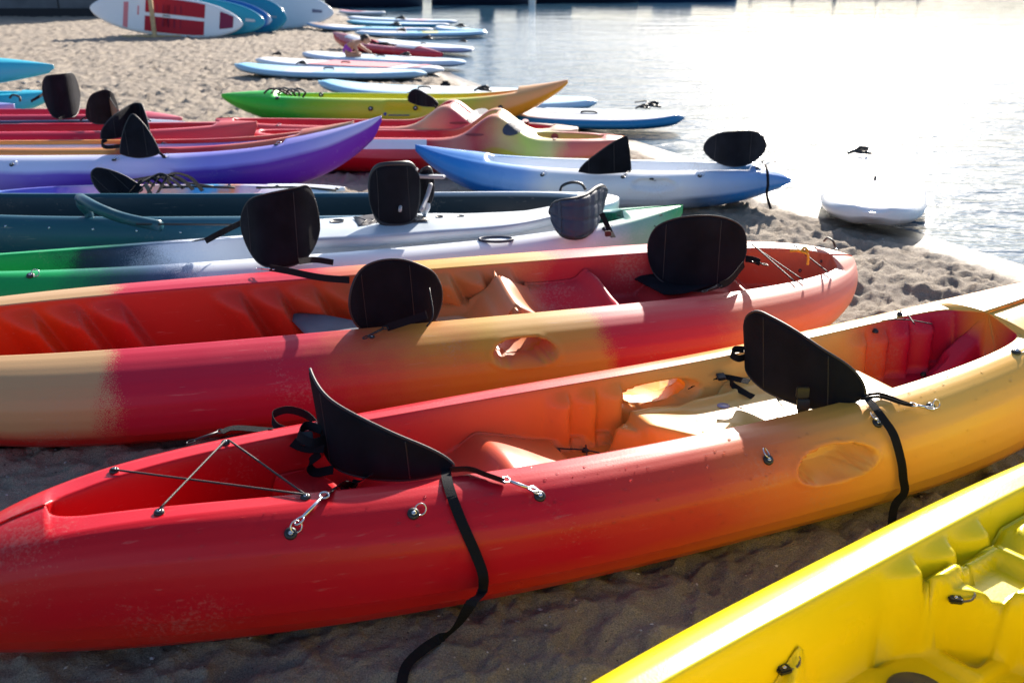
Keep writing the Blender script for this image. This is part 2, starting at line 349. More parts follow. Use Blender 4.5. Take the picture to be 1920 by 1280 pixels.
# ------------------------------------------------------------------ kayak hull
PROF = [(0, 0), (.3, .0), (.52, .012), (.70, .05), (.83, .13), (.915, .235), (.958, .33), (.966, .345), (.974, .36), (.992, .46), (1.0, .58), (.992, .70), (.962, .80), (.91, .88), (.84, .945), (.77, .982), (.70, 1.0)]
class Hull: pass
def hull(name, tl, tr, W, H, m, parent_label, cat='kayak', roll=0, z0=0, pl=2.4, pr=2.4, e=.8, rl=.12, rr=.15, rpow=3.0, kl=.28, kr=.28, kpow=2.0, hb=2.4,
         wells=(), hump=None, dl=0., dr=0., depth=.19, floor=None, ribs=(), scoops=(), step=.0125, crest=.70, rail=.10, crown=.03, group=None, prof=PROF, wallw=.035, objname='kayak', holes=(), wellsub=0, zbase=0, edge=True, rim_n=5.0, seam=.003):
    tl, tr = Vector((tl[0], tl[1])), Vector((tr[0], tr[1])); d = tr-tl; L = d.length; c = (tl+tr)/2; yaw = math.atan2(d.y, d.x)
    root = thing(objname, parent_label, cat, (c.x, c.y, zbase), (roll, 0, yaw), group)
    N = max(40, int(L/step)); tt = np.linspace(-1, 1, N); u = np.sign(tt)*(1-(1-np.abs(tt))**1.25); x = u*L/2
    p = np.where(u < 0, pl, pr)
    b = W/2*np.maximum(1-np.abs(u)**p, 0)**e; b = np.maximum(b, .006)
    zs = H+np.where(u < 0, rl, rr)*np.abs(u)**rpow
    zs = zs-dl*np.maximum(-u, 0)**8-dr*np.maximum(u, 0)**7
    if hump: zs = zs+hump[1]*np.exp(-np.where(x < hump[0], (x-hump[0])/hump[2], (x-hump[0])/hump[3])**2)
    zk = np.where(u < 0, kl, kr)*np.abs(u)**(kpow*2); zk = np.minimum(np.maximum(zk, zs-.035-hb*b), zs-.03)
    pf = np.array(prof); ts = np.concatenate([[0], np.cumsum(np.hypot(np.diff(pf[:, 0]), np.diff(pf[:, 1])))]); 
    if step < .01: tq = np.unique(np.concatenate([np.linspace(0, ts[-1], 80), ts[5:9]]))
    elif step < .02: tq = np.unique(np.concatenate([np.linspace(0, ts[-1], 34), ts[5:9]]))
    else: tq = np.unique(np.concatenate([np.linspace(0, ts[-1], 14), ts[5:9:2]]))
    fy, fz = np.interp(tq, ts, pf[:, 0]), np.interp(tq, ts, pf[:, 1])
    fy = np.where(fz > .58, 1-(1-fy)*(1-crest)/.30, fy)
    yc = b*fy[-1]                       # crest half-width
    rim = np.zeros(N); 
    for (a0, a1, nn) in wells:
        sg = (x-(a0+a1)/2)/((a1-a0)/2); q = np.clip(np.abs(sg), 0, 1)
        if isinstance(nn, tuple): nn = np.where(sg < 0, nn[0], nn[1])
        rim = np.maximum(rim, (yc-rail*W*.5*(.35+.65*yc/yc.max()))*(1-q**nn)**(1/nn))
    rim = np.maximum(rim, 0)
    n_deck, n_wall, n_fl = (8, 22, 44) if step < .01 else (7, 12, 26) if step < .02 else (4, 6, 10)
    cols = []
    def add(Y, Z, inner): cols.append((Y, Z, inner))
    for side in (1,):
        pass
    D = depth(x) if callable(depth) else np.full(N, depth)
    D = D*np.clip(rim/.03, 0, 1)
    def rib(dd):
        r = np.zeros(N)
        for (ra, rb, cnt, amp, slant, side_) in ribs:
            xs_ = x-slant*dd; f = (xs_-ra)/(rb-ra)*cnt; on = (f > 0) & (f < cnt); g = f-np.floor(f)
            r = r+on*amp*ss(0, .85, g)*(1-ss(.9, 1.0, g))
        return r
    def build_half(sd_):      # from keel to foot of the cockpit wall, y >= 0
        half = []
        for a, c_ in zip(fy, fz):
            zz = zk+(zs-zk)*c_; yy = b*a; dy = np.zeros(N); cut = np.zeros(N, bool)
            for (s0, s1, z_0, z_1, dp, sgn) in scoops:
                if sgn and sgn != sd_: continue
                q = np.abs((x-(s0+s1)/2)/((s1-s0)/2))**2.3+np.abs((zz-(z_0+z_1)/2)/((z_1-z_0)/2))**2.3
                dy = dy+dp*(1-ss(.60, 1.0, q))-.007*np.exp(-((q-1.22)/.2)**2); cut |= (q < .55) & any(hq[:2] == (s0, s1) for hq in holes)
            half.append((yy-dy*np.minimum(1, b/(W*.25)), zz, np.clip(dy*30-.2, 0, 1), cut))
        for k in range(1, n_deck+1):
            t = k/n_deck; yy = yc*(1-t)+rim*t
            zz = zs+crown*np.clip(yc/yc.max()*1.6, 0, 1)*(1-(yy/np.maximum(yc, 1e-6))**2)*np.clip(1-rim/np.maximum(.5*yc, 1e-6), 0, 1)
            half.append((yy, zz, .0, np.zeros(N, bool)))
        zrim = half[-1][1]
        ww = np.minimum(wallw, rim*.6)
        for k in range(1, n_wall+1):
            t = k/n_wall; dd = D*(t**1.25)
            yy = rim-ww*(t**.8)-rib(dd)*ss(.12, .45, t)*np.clip(rim/.1, 0, 1)
            dyh = np.zeros(N); zz = zrim-dd; cut = np.zeros(N, bool)
            for (s0, s1, z_0, z_1, dp, sgn) in holes:
                if sgn and sgn != sd_: continue
                q = np.abs((x-(s0+s1)/2)/((s1-s0)/2))**2.3+np.abs((zz-(z_0+z_1)/2)/((z_1-z_0)/2))**2.3
                dyh = dyh+dp*(1-ss(.66, 1.0, q)); cut |= q < .55
            half.append((np.maximum(yy, 0)+dyh*np.clip(rim/.1, 0, 1), zz, 1.0, cut))
        return half, zrim
    half, zrim = build_half(1); halfn, _ = build_half(-1)
    base_z = zrim-D
    yfoot = half[-1][0]
    pos = [(yy, zz, inn, c_) for yy, zz, inn, c_ in half]
    neg = [(-yy, zz, inn, c_) for yy, zz, inn, c_ in halfn]
    fl = []
    for k in range(1, n_fl):
        v = 1-2*k/n_fl; yy = yfoot*v
        zz = base_z+0
        if floor is not None: zz = zz+floor(x, yy)*np.clip(rim/.06, 0, 1)*(1-np.abs(v)**10*.0)
        fl.append((yy, np.minimum(zz, zrim+.005) if floor is not None and not getattr(floor, 'free', False) else zz, 1.0, np.zeros(N, bool)))
    if floor is not None:      # blend foot of wall up to the floor features
        for arr in (pos, neg):
            yy, zz, inn, ct = arr[-1]; f = floor(x, yy)*np.clip(rim/.06, 0, 1)
            arr[-1] = (yy, zz+np.clip(f, -.2, D*.9), inn, ct)
            for q in range(2, 1+min(n_wall, 4)):
                y2, z2, i2, c2 = arr[-q]; arr[-q] = (y2, np.maximum(z2, arr[-1][1]+.0015*(q-1)) if True else z2, i2, c2)
    allc = pos+fl+neg[::-1][:-1]        # closed loop: keel+ ... foot+ floor foot- ... keel(not repeated)
    C = len(allc); V = np.zeros((N, C, 3)); inner = np.zeros((N, C)); CUT = np.zeros((N, C), bool); J_inner = []
    for j, (yy, zz, inn, cc_) in enumerate(allc):
        CUT[:, j] = cc_; J_inner.append(inn is not None and np.isscalar(inn) and inn == 1.0)
        V[:, j, 0] = x; V[:, j, 1] = yy; V[:, j, 2] = zz; inner[:, j] = inn*np.where(rim > .02, 1, 0)
    # end rake: pull the lower hull in at the tips
    if CUT.any() and step < .01:
        nb = np.ones_like(CUT)
        for di in (-1, 0, 1):
            for dj in (-1, 0, 1): nb &= np.roll(np.roll(CUT, di, 0), dj, 1)
        bnd = CUT & ~nb
        for I, J in zip(*np.nonzero(bnd)):
            px_, py_, pz_ = V[I, J]; isin = inner[I, J] > .99 and rim[I] > .05 and abs(py_) < yc[I]*.98 and J_inner[J]
            for lst in ((holes,) if isin else (scoops,)):
                for (s0, s1, z_0, z_1, dp, sgn) in lst:
                    if sgn and sgn != np.sign(py_): continue
                    xc_, zc_ = (s0+s1)/2, (z_0+z_1)/2
                    q = abs((px_-xc_)/((s1-s0)/2))**2.3+abs((pz_-zc_)/((z_1-z_0)/2))**2.3
                    if 1e-3 < q < .55:
                        f = (.55/q)**(1/2.3)-1; V[I, J, 0] += max(-.012, min(.012, (px_-xc_)*f)); V[I, J, 2] += max(-.012, min(.012, (pz_-zc_)*f))
    V = V.reshape(-1, 3)
    F = gridF(N, C, closed=True, flip=True); CUT = CUT.ravel()
    if CUT.any() and step < .01: F = [f for f in F if not all(CUT[q] for q in f)]
    F.append(tuple(range(C))); F.append(tuple(((N-1)*C+k) for k in range(C))[::-1])
    me = bpy.data.meshes.new('hull'); me.from_pydata(V.tolist(), [], F); me.update()
    bm = bmesh.new(); bm.from_mesh(me); bmesh.ops.recalc_face_normals(bm, faces=bm.faces[:]); bm.to_mesh(me); bm.free()
    me.polygons.foreach_set('use_smooth', [True]*len(me.polygons))
    a = me.attributes.new('inner', 'FLOAT', 'POINT'); a.data.foreach_set('value', inner.ravel().astype(np.float32))
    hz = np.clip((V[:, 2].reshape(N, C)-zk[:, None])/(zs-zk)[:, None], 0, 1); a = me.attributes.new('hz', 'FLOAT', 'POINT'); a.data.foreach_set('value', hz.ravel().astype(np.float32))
    me.materials.append(m)
    o = bpy.data.objects.new('hull', me); COL.objects.link(o); o.parent = root
    h = Hull(); h.root, h.obj, h.L, h.M = root, o, L, MW[root.name]; h.W = W
    h.bvh = BVHTree.FromPolygons([h.M @ Vector(v) for v in V.tolist()], [tuple(f) for f in F[:-2]])
    MW[o.name] = h.M
    rs = [h.M @ Vector((x[i], s*(rim[i]*.45+yc[i]*.55), zrim[i]+.002)) for i in range(0, N) if rim[i] > .02 for s in (1, -1)]
    h.rail = rs
    if step < .01:
        for (s0, s1, z_0, z_1, dp, sgn) in holes:
            for sd_ in ((sgn,) if sgn else (1, -1)):
                hf = halfn if sd_ < 0 else half; vs = []; n = 40
                no = len(fy); outer = [hf[k] for k in range(no)]; inn_ = hf[no+n_deck:]
                for k in range(n):
                    t = 2*math.pi*k/n; e_ = 2/2.3; r = .56**(1/2.3)
                    cx = (s0+s1)/2+(s1-s0)/2*r*math.copysign(abs(math.cos(t))**e_, math.cos(t)); cz = (z_0+z_1)/2+(z_1-z_0)/2*r*math.copysign(abs(math.sin(t))**e_, math.sin(t))
                    i_ = int(np.argmin(np.abs(x-cx)))
                    yo = np.interp(cz, [a[1][i_] for a in outer], [a[0][i_] for a in outer]); yi = np.interp(cz, [a[1][i_] for a in inn_][::-1], [a[0][i_] for a in inn_][::-1])
                    for f in (0, .5, 1): vs.append(h.M @ Vector((cx, sd_*(yo*(1-f)+yi*f), cz)))
                mesh('handle_sleeve', vs, gridF(n, 3)+[((n-1)*3+j, (n-1)*3+j+1, j+1, j) for j in range(2)], m, root)
    return h
def railpt(h, px, py, lift=0):
    d = ray(px, py).normalized(); o = cam.location
    return min(h.rail, key=lambda p: ((p-o)-d*(p-o).dot(d)).length)+Vector((0, 0, lift))
def on(h, px, py, lift=0.0, z=.33):
    """point of the hull seen at this place of the photo, and its normal"""
    o = cam.location.copy(); d = ray(px, py).normalized(); q = h.bvh.ray_cast(o, d)
    if q[0] is None: return at(px, py, z), Vector((0, 0, 1))
    n = q[1]; n = n if n.dot(d) < 0 else -n
    return q[0]+n*lift, n

def inside(h, px, py, z, lift=.004):
    """point of the deck or floor straight below/above the level-z point under this place of the photo"""
    p = at(px, py, z); q = h.bvh.ray_cast(Vector((p.x, p.y, 2)), Vector((0, 0, -1)))
    return (q[0] if q[0] is not None else p)+Vector((0, 0, lift))

def padeye(h, px, py, ring=True, s=1.0, z=.33, ang=0., top=None):
    p, n = on(h, px, py, 0, z) if top is None else (railpt(h, px, py), Vector((0, -.2, 1)).normalized())
    base = lathe('pad_eye', [(.0165*s, -.001), (.0165*s, .003*s), (.014*s, .007*s), (.008*s, .009*s), (.0065*s, .0085*s)], M['rubber'], h.root, p, n)
    lathe('rivet', [(.006*s, .0085*s), (.0055*s, .010*s), (.003*s, .0105*s), (.0022*s, .009*s)], M['metal'], base, p, n, 12)
    if ring:
        q = n.to_track_quat('Z', 'Y'); side = Vector((math.cos(ang), .5, math.sin(ang))); side = (side-n*side.dot(n)).normalized()
        c = p+side*.020*s+n*.010*s; o2 = n.cross(side); nn = (n*.45+o2*0)
        pts = [c+(side*math.cos(t)+(o2*.8+n*.55).normalized()*math.sin(t))*.0155*s for t in [k*math.pi/8 for k in range(16)]]
        tube('ring', pts, .0019*s, M['metal'], base, sub=1, closed=True, smoothpts=False)
    return base
def clip(h, a, b_, parent):
    """trigger snap hook from a to b"""
    a, b_ = Vector(a), Vector(b_); d = (b_-a); L = d.length; d.normalize(); s = d.cross(Vector((0, 0, 1))).normalized(); up = s.cross(d)
    V = []; F = []
    def addt(pts, r, closed=False):
        nonlocal V, F
        v, f = tubeVF(pts, r, 7, closed, len(V)); V += v; F += f
    def loop(c, rx, ry, n=14): return [c+d*rx*math.cos(t)+s*ry*math.sin(t) for t in [2*math.pi*k/n for k in range(n)]]
    addt(loop(a+d*.012, .010, .014), .0026, True)
    addt([a+d*.022, a+d*(L*.5), a+d*(L-.022)], .0048)
    addt(loop(b_-d*.010, .014, .009), .0026, True)
    return mesh('snap_hook', V, F, M['metal'] if rnd.random() < .3 else M['rubber'], parent)

def lay(h, pts, lift=.010):
    out = []
    for px, py, z in pts:
        q = h.bvh.ray_cast(cam.location.copy(), ray(px, py).normalized())
        if q[0] is None or z < 0: out.append(at(px, py, abs(z)))
        else:
            n = q[1] if q[1].dot(ray(px, py)) < 0 else -q[1]; out.append(q[0]+n*lift)
    return out
# ------------------------------------------------------------------ seat backs
def seatback(h, base, Hh, ys=.05, lean=.15, m=None, T=.011, tip=2.2, bn=3.0, sub=14, quilt=False, up=None, name='seat_back', flare=0.0, peak=0., tex=.5, nA=45, nC=22, dip=.0, lab=None, flat=False):
    """padded sheet that wraps along base (near end, middle, far end); Hh peak height, ys height of its side corners"""
    if flat: zf = sum(p.z for p in base)/len(base); base = [Vector((p.x, p.y, zf)) for p in base]
    P = cr(base, 16); n = len(P); ls = [0]
    for i in range(1, n): ls.append(ls[-1]+(P[i]-P[i-1]).length)
    cen = sum(P, Vector())/n; chord = (P[-1]-P[0]).normalized()
    bow = (P[n//2]-(P[0]+P[-1])/2); bow.z = 0
    if bow.length < 1e-3: bow = Vector((-chord.y, chord.x, 0))
    bow.normalize()
    lv = Vector(up) if up is not None else bow*lean+Vector((0, 0, 1))
    rows = []; nrm = []
    for i in range(nA):
        a = math.sin(-math.pi/2+math.pi*i/(nA-1)); sl = (a+1)/2*ls[-1]
        k = next((q for q in range(1, n) if ls[q] >= sl-1e-9), n-1); t = (sl-ls[k-1])/max(ls[k]-ls[k-1], 1e-9)
        p = P[k-1].lerp(P[k], t); tg = (P[k]-P[k-1]).normalized()
        ap = (a-peak)/(1-peak) if a > peak else (peak-a)/(1+peak)
        top = ys+(Hh-ys)*max(1-abs(ap)**tip, 0)**tex; bot = ys-(ys+dip)*max(1-abs(a)**bn, 0)**.5
        nn = tg.cross(lv).normalized()
        rows.append([(p+lv*(bot+(top-bot)*c)+chord*flare*(top*c)*a, nn, a, c) for c in [j/(nC-1) for j in range(nC)]])
    V = []
    for sgn in (1, -1):
        for r in rows:
            for (p, nn, a, c) in r:
                e_ = min(1, (1-abs(a))*9+.0)*min(1, min(c, 1-c)*12+.0); e_ = math.sqrt(max(e_*(2-e_), 0))
                th = T*(.25+.75*e_)
                if quilt and sgn == quilt:
                    gx, gy = abs(math.sin(a*9)), abs(math.sin(c*9+a*2)); th += T*.7*min(1, 3*min(gx, gy))-T*.3
                th += T*.25*math.sin(a*5+c*3)*e_
                V.append(p+nn*sgn*th*.5)
    F = gridF(nA, nC)+[f[::-1] for f in gridF(nA, nC, off=nA*nC)]
    o_ = nA*nC
    bd = [i*nC for i in range(nA)]+[(nA-1)*nC+j for j in range(1, nC)]+[i*nC+nC-1 for i in range(nA-2, -1, -1)]+[j for j in range(nC-2, 0, -1)]
    for k in range(len(bd)): a, b_ = bd[k], bd[(k+1) % len(bd)]; F.append((a, b_, b_+o_, a+o_))
    s = mesh(name, V, F, m or M['fabric'], h.root)
    if nA >= 45:
        for sgn in (0, 1):
            for ai in (int(nA*.3), int(nA*.62)):
                v, f = tubeVF([V[sgn*nA*nC+ai*nC+c] for c in range(1, nC-1)], .0017, 5); mesh('seam', v, f, M['piping'], s)
    bp = [(V[k]+V[k+o_])/2 for k in bd]
    bp2 = [bp[0]]
    for q in bp[1:]:
        if (q-bp2[-1]).length > .006: bp2.append(q)
    V2, F2 = tubeVF(bp2, T*.42, 6, True); mesh('piping', V2, F2, M['piping'], s)
    return s
def P3(*a): return [at(*q) for q in a]
def buckle(p, d, side, parent, s=1.0):
    d = Vector(d).normalized(); side = Vector(side); side = (side-d*side.dot(d)).normalized(); n = d.cross(side)
    rot = Matrix((d, side, n)).transposed()
    return box('buckle', p, (.03*s, .034*s, .012*s), M['rubber'], parent, rot, .003)
def bungee(h, segs, r=.0028, m=None, z=.34, sag=0):
    for s in segs:
        a = [railpt(h, *p, .008) for p in s]
        tube('bungee_cord', [a[0], a[0].lerp(a[-1], .5)-Vector((0, 0, sag)), a[-1]] if len(a) == 2 else a, r, m or M['rope'], h.root, sub=5, seg=6)

# ================================================================== KAYAK 1: red to yellow, in front
red, crimson, orange, yel = (.56, .006, .014), (.50, .006, .03), (.80, .17, .015), (.84, .42, .05)
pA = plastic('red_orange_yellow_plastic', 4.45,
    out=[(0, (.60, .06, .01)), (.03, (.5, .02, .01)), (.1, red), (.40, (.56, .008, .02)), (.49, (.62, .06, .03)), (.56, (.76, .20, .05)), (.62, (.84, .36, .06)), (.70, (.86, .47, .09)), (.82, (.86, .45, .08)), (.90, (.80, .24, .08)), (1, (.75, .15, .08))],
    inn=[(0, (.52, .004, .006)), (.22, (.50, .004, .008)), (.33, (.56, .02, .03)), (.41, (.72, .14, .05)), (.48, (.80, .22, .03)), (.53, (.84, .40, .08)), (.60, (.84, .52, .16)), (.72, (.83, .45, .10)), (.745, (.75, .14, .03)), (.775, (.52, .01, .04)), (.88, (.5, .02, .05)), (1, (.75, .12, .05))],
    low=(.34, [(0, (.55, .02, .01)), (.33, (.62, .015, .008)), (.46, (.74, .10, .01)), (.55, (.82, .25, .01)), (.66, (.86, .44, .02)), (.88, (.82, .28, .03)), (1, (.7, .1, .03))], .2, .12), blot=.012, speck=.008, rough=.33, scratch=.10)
def floorA(x, y):
    z = -.03*bx(x, -1.8, -1.2, .05)
    cres = x+1.05+2.2*y*y                                          # crescent bulkhead behind the first seat
    z = z+.13*bx(cres, -.09, .07, .03)
    z = z+.02*bx(x, -.95, -.5, .08)+.085*np.where(x < -.50, np.exp(-((x+.50)/.07)**2), np.exp(-((x+.50)/.17)**2))*(.75+.25*np.cos(y*8))
    z = z-.035*bx(x, -.25, .02, .010)*bx(y, .00, .18, .008)       # pocket under the little bungee
    edge_ = x+.07-np.where(y > .12, 1.9*(y-.12), .75*(.12-y))
    z = z+.085*ss(-.012, .03, edge_)*(1-ss(.92, 1.0, x))*(1-ss(.15, .19, y)*(1-ss(.38, .46, x)))-.022*ss(.10, .30, edge_)*(1-ss(.55, .8, x))
    z = z+.02*ss(.10, .16, np.abs(y))*bx(x, .25, .9, .04)
    z = z-.03*bx(x, 1.08, 1.34, .010)*bx(y, .06, .19, .008)
    z = z+.13*ss(1.22, 1.50, x+.2*y)*(1-ss(.03, .08, np.abs(y-.05)))
    return z
A = hull('A', (-1.63, 2.035), (2.5, 3.80), .88, .38, pA, 'red kayak fading to orange and yellow, nearest of the kayaks with two black seat backs',
         wells=((-1.76, 1.44, (3.5, 9)),), depth=lambda x: .24-.065*ss(-1.0, -.8, x)+.02*ss(.95, 1.1, x), floor=floorA, crest=.655, ribs=((-.26, .04, 3, .034, -.10, 0), (.98, 1.36, 4, .030, -.10, 0)),
         scoops=((.27, .56, .235, .335, .13, -1), (.02, .36, .24, .34, .10, 1)), holes=((.02, .36, .24, .34, .05, 1),), pl=2.1, dl=.38, pr=3.4, e=.85, rl=.11, rr=.23, rpow=2.2, kl=.14, kr=.42, kpow=2.3, rail=.09, step=.0085)
for px, py, rg, an in ((545, 1000, True, .8), (775, 963, True, .3), (1012, 930, True, 2.6), (1440, 862, True, 2), (1645, 793, True, 2.2), (1300, 872, False, 0), (1300, 972, False, 0)):
    if py != 872 and py != 972: padeye(A, px, py, rg, 1.0, ang=an)
for px, py in ((215, 893), (302, 975), (418, 815), (572, 936)): padeye(A, px, py, False, .8, top=.36)
padeye(A, 1905, 660, True, 1.0)
bungee(A, [((215, 896), (572, 936)), ((302, 972), (418, 815)), ((424, 818), (570, 934)),], r=.003)
def cleat(h, px, py, z=.22):
    p = inside(h, px, py, z, 0); return lathe('cleat', [(.012, -.002), (.011, .005), (.006, .011), (.003, .012)], M['rubber'], h.root, p+Vector((0, 0, .004)), Vector((0, 0, 1)), 12)
for q in ((1045, 832), (1098, 822), (1100, 858), (1160, 850), (1630, 704), (1672, 692), (1698, 722), (1730, 712)): cleat(A, *q)
for a, b_ in (((1045, 829), (1160, 847)), ((1099, 819), (1101, 856)), ((1632, 701), (1732, 709)), ((1672, 690), (1698, 719))):
    pa, pb = inside(A, *a, .22), inside(A, *b_, .22); pa.z = max(pa.z, pb.z)+.012; pb.z = pa.z
    tube('bungee_cord', [pa, pa.lerp(pb, .5)+Vector((0, 0, .01)), pb], .0025, M['rope'], A.root)
# first seat back with its straps
s1 = seatback(A, [at(852, 884, .38), at(740, 890, .36), at(640, 872, .34), at(604, 830, .34), at(612, 795, .36)], .245, ys=.02, lean=.08, tip=1.35, tex=.72, peak=.72, dip=.02)
def strapP(pts, width, side, seat, m=None, sides=None): return ribbon('strap', [at(*p) if len(p) == 3 else Vector(p) for p in pts], width, m or M['strap'], seat, side, sides=sides)
ribbon('strap', [at(845, 880, .40)]+lay(A, [(880, 889, .37), (910, 898, .37), (945, 909, .365)], .016), .03, M['strap'], s1, (0, -.6, .8))
clip(A, on(A, 940, 907, .02)[0], on(A, 1003, 924, .014)[0], s1)
ribbon('strap', [at(690, 893, .40)]+lay(A, [(660, 905, .37), (635, 918, .37), (612, 938, .36)], .018), .035, M['strap'], s1, (.5, -.6, .6))
clip(A, on(A, 614, 935, .02)[0], on(A, 556, 984, .014)[0], s1)
buckle(on(A, 640, 915, .02)[0], (.6, -.6, 0), (.5, .6, .3), s1)
ribbon('strap', [at(836, 880, .385)]+lay(A, [(838, 905, .34), (845, 930, .34), (858, 965, .3), (874, 1000, .3), (890, 1035, .3)])+lay(A, [(900, 1065, .3), (898, 1095, .2), (884, 1130, .2)], .03)+[at(852, 1178, .05), at(800, 1212, .02), at(762, 1248, .012), at(750, 1300, .012)], .028, M['strap'], s1,
       sides=[(1, .1, 0)]*7+[(.9, .4, 0), (1, -.3, .1), (.8, .5, 0), (.9, .3, 0), (.7, .7, 0), (1, .2, 0), (1, 0, 0)][:6])
strapP([(600, 810, .35), (560, 808, .35), (500, 806, .345), (440, 802, .34), (415, 810, .335)], .03, (.3, 1, .1), s1)
clip(A, at(420, 806, .335), at(352, 830, .32), s1)
strapP([(598, 800, .35), (575, 778, .36), (540, 768, .385), (512, 778, .38), (520, 800, .36), (560, 812, .355), (610, 815, .35)], .024, (.1, .3, 1), s1)
strapP([(600, 815, .35), (520, 815, .34), (450, 818, .335), (415, 838, .30), (402, 880, .22), (396, 925, .15), (395, 960, .10)], .03, (1, .2, 0), s1)
tube('strap_loop', [at(592, 800, .37)+Vector((math.cos(t)*.014, 0, math.sin(t)*.014)) for t in [k*.785 for k in range(8)]], .003, M['grey'], s1, closed=True, sub=2)
for pth, wd_ in ((((612, 822, .40), (585, 830, .41), (560, 815, .42), (575, 798, .42), (604, 806, .42)), .026), (((608, 840, .38), (570, 838, .37), (535, 822, .385), (500, 812, .39)), .03), (((600, 850, .36), (580, 868, .33), (590, 885, .30), (625, 880, .32)), .028)):
    ribbon('strap', [at(*q) for q in pth], wd_, M['strap'], s1, (.2, .6, .7))
buckle(at(575, 822, .41), (1, .2, 0), (0, .7, .7), s1, 1.2)
# second seat back
s2 = seatback(A, [at(1622, 752, .40), at(1540, 758, .37), at(1450, 730, .35), at(1402, 695, .36), at(1400, 672, .38)], .26, ys=.03, lean=.10, tip=1.9, tex=.6, peak=.35, dip=.02)
strapP([(1395, 655, .42), (1378, 655, .42), (1372, 664, .41), (1385, 672, .40), (1400, 668, .40)], .024, (.2, .3, 1), s2)
strapP([(1405, 715, .33), (1350, 706, .32), (1310, 716, .30), (1285, 728, .27), (1255, 742, .24)], .026, (.1, 1, .3), s2)
buckle(at(1352, 706, .33), (1, .1, .1), (0, 1, .3), s2)
strapP([(1480, 742, .31), (1450, 750, .27), (1430, 768, .24), (1390, 783, .23), (1322, 790, .23)], .028, (0, 1, 0), s2)
strapP([(1370, 705, .33), (1375, 722, .30), (1400, 738, .29), (1418, 747, .27)], .026, (.5, 1, .4), s2)
strapP([(1505, 725, .42), (1505, 745, .38), (1505, 770, .31), (1503, 790, .27)], .034, (1, 0, 0), s2)
buckle(at(1505, 735, .42), (0, 0, 1), (1, 0, 0), s2, 1.2); buckle(at(1506, 758, .37), (0, .2, 1), (1, 0, 0), s2, 1.2)
for dz, dx in ((0, 0), (-.012, 6)): strapP([(1615, 742+dx, .42), (1650, 738+dx, .41), (1690, 752+dx*.6, .40), (1712, 760, .395)], .010, (0, 0, 1), s2)
clip(A, at(1706, 757, .395), at(1750, 766, .385), s2)
ribbon('strap', [at(1618, 738, .42)]+lay(A, [(1632, 768, .39), (1650, 792, .36), (1668, 820, .34), (1680, 860, .3), (1684, 890, .3)], .022)+lay(A, [(1683, 912, .2)], .03)+[at(1677, 950, .10), at(1671, 1000, .02), at(1668, 1030, .012)], .026, M['strap'], s2, (1, 0, 0))
pad = padeye(A, 1745, 762, True, .9)
sc = lathe('drain_plug', [(.022, 0), (.02, .002), (.001, .002)], mat('plug', (.35, .3, .45), .25), A.root, inside(A, 1355, 777, .24, .002), (0, 0, 1))

# ================================================================== KAYAK 2: red/yellow behind it
tan, redB, yb = (.50, .30, .14), (.50, .010, .03), (.62, .34, .02)
pB = plastic('red_tan_yellow_plastic', 4.43,
    out=[(0, tan), (.235, tan), (.25, (.50, .012, .04)), (.42, (.52, .015, .04)), (.50, (.56, .18, .04)), (.56, (.60, .32, .03)), (.66, (.60, .28, .05)), (.685, (.56, .02, .04)), (.78, (.58, .04, .05)), (.84, (.68, .16, .09)), (.9, (.74, .22, .16)), (1, (.78, .34, .24))],
    inn=[(0, (.56, .04, .01)), (.18, (.58, .05, .01)), (.25, (.50, .025, .02)), (.40, (.5, .04, .02)), (.48, (.55, .12, .03)), (.54, (.60, .22, .06)), (.62, (.62, .2, .08)), (.68, (.52, .02, .04)), (.8, (.52, .05, .05)), (.9, (.6, .1, .05)), (1, (.7, .2, .1))],
    low=(.40, [(0, (.5, .02, .01)), (.42, (.5, .01, .008)), (.5, (.56, .14, .01)), (.56, (.64, .40, .01)), (.66, (.6, .28, .02)), (.70, (.56, .01, .01)), (.8, (.62, .05, .02)), (.88, (.66, .2, .03)), (1, (.66, .36, .04))], .2, .1), blot=.05, speck=.028, rough=.42)
def floorB(x, y):
    z = .10*np.where(x < .42, np.exp(-((x-.42)/.06)**2), np.exp(-((x-.42)/.16)**2))*(1-ss(.15, .21, np.abs(y)))   # ridge before the second seat
    z = z+.085*bx(x, .45, .98, .04)-.085*np.exp(-(((x-.74)/.17)**2+(y/.15)**2)**1.5)      # dished seat
    z = z+.045*np.exp(-((x-.97+1.2*y*y)/.035)**2)
    z = z+.06*bx(x, 1.22, 1.62, .04)+.05*bx(x, 1.58, 1.7, .03)
    z = z+.03*bx(x, -.35, .05, .04)
    z = z+.03*ss(.12, .17, np.abs(y))*bx(x, .05, .38, .03)-.03*bx(x, .0, .05, .01)*bx(y, .05, .2, .01)
    z = z-.025*bx(x, 1.02, 1.18, .01)*bx(np.abs(y), .06, .2, .01)
    return z
B = hull('B', (-2.6, 3.45), (1.60, 4.63), 1.0, .37, pB, 'red kayak with tan and yellow blotches, yellow cord tied at its rounded end',
         roll=R(9), zbase=.03, wells=((-2.05, 2.06, 12),), depth=lambda x: .27-.09*ss(-.15, .2, x), floor=floorB, crest=.58, ribs=((-1.62, -1.12, 3, .07, .5, 0), (-.80, -.18, 4, .07, .5, 0), (.12, .55, 3, .06, .5, 0)),
         scoops=((.30, .565, .265, .345, .12, -1),), holes=((.30, .565, .265, .345, .05, -1),), pl=4.0, pr=5.0, e=.55, rl=.02, rr=.01, rpow=3, kl=.2, kr=.26, kpow=2.4, rail=.09, step=.0085)
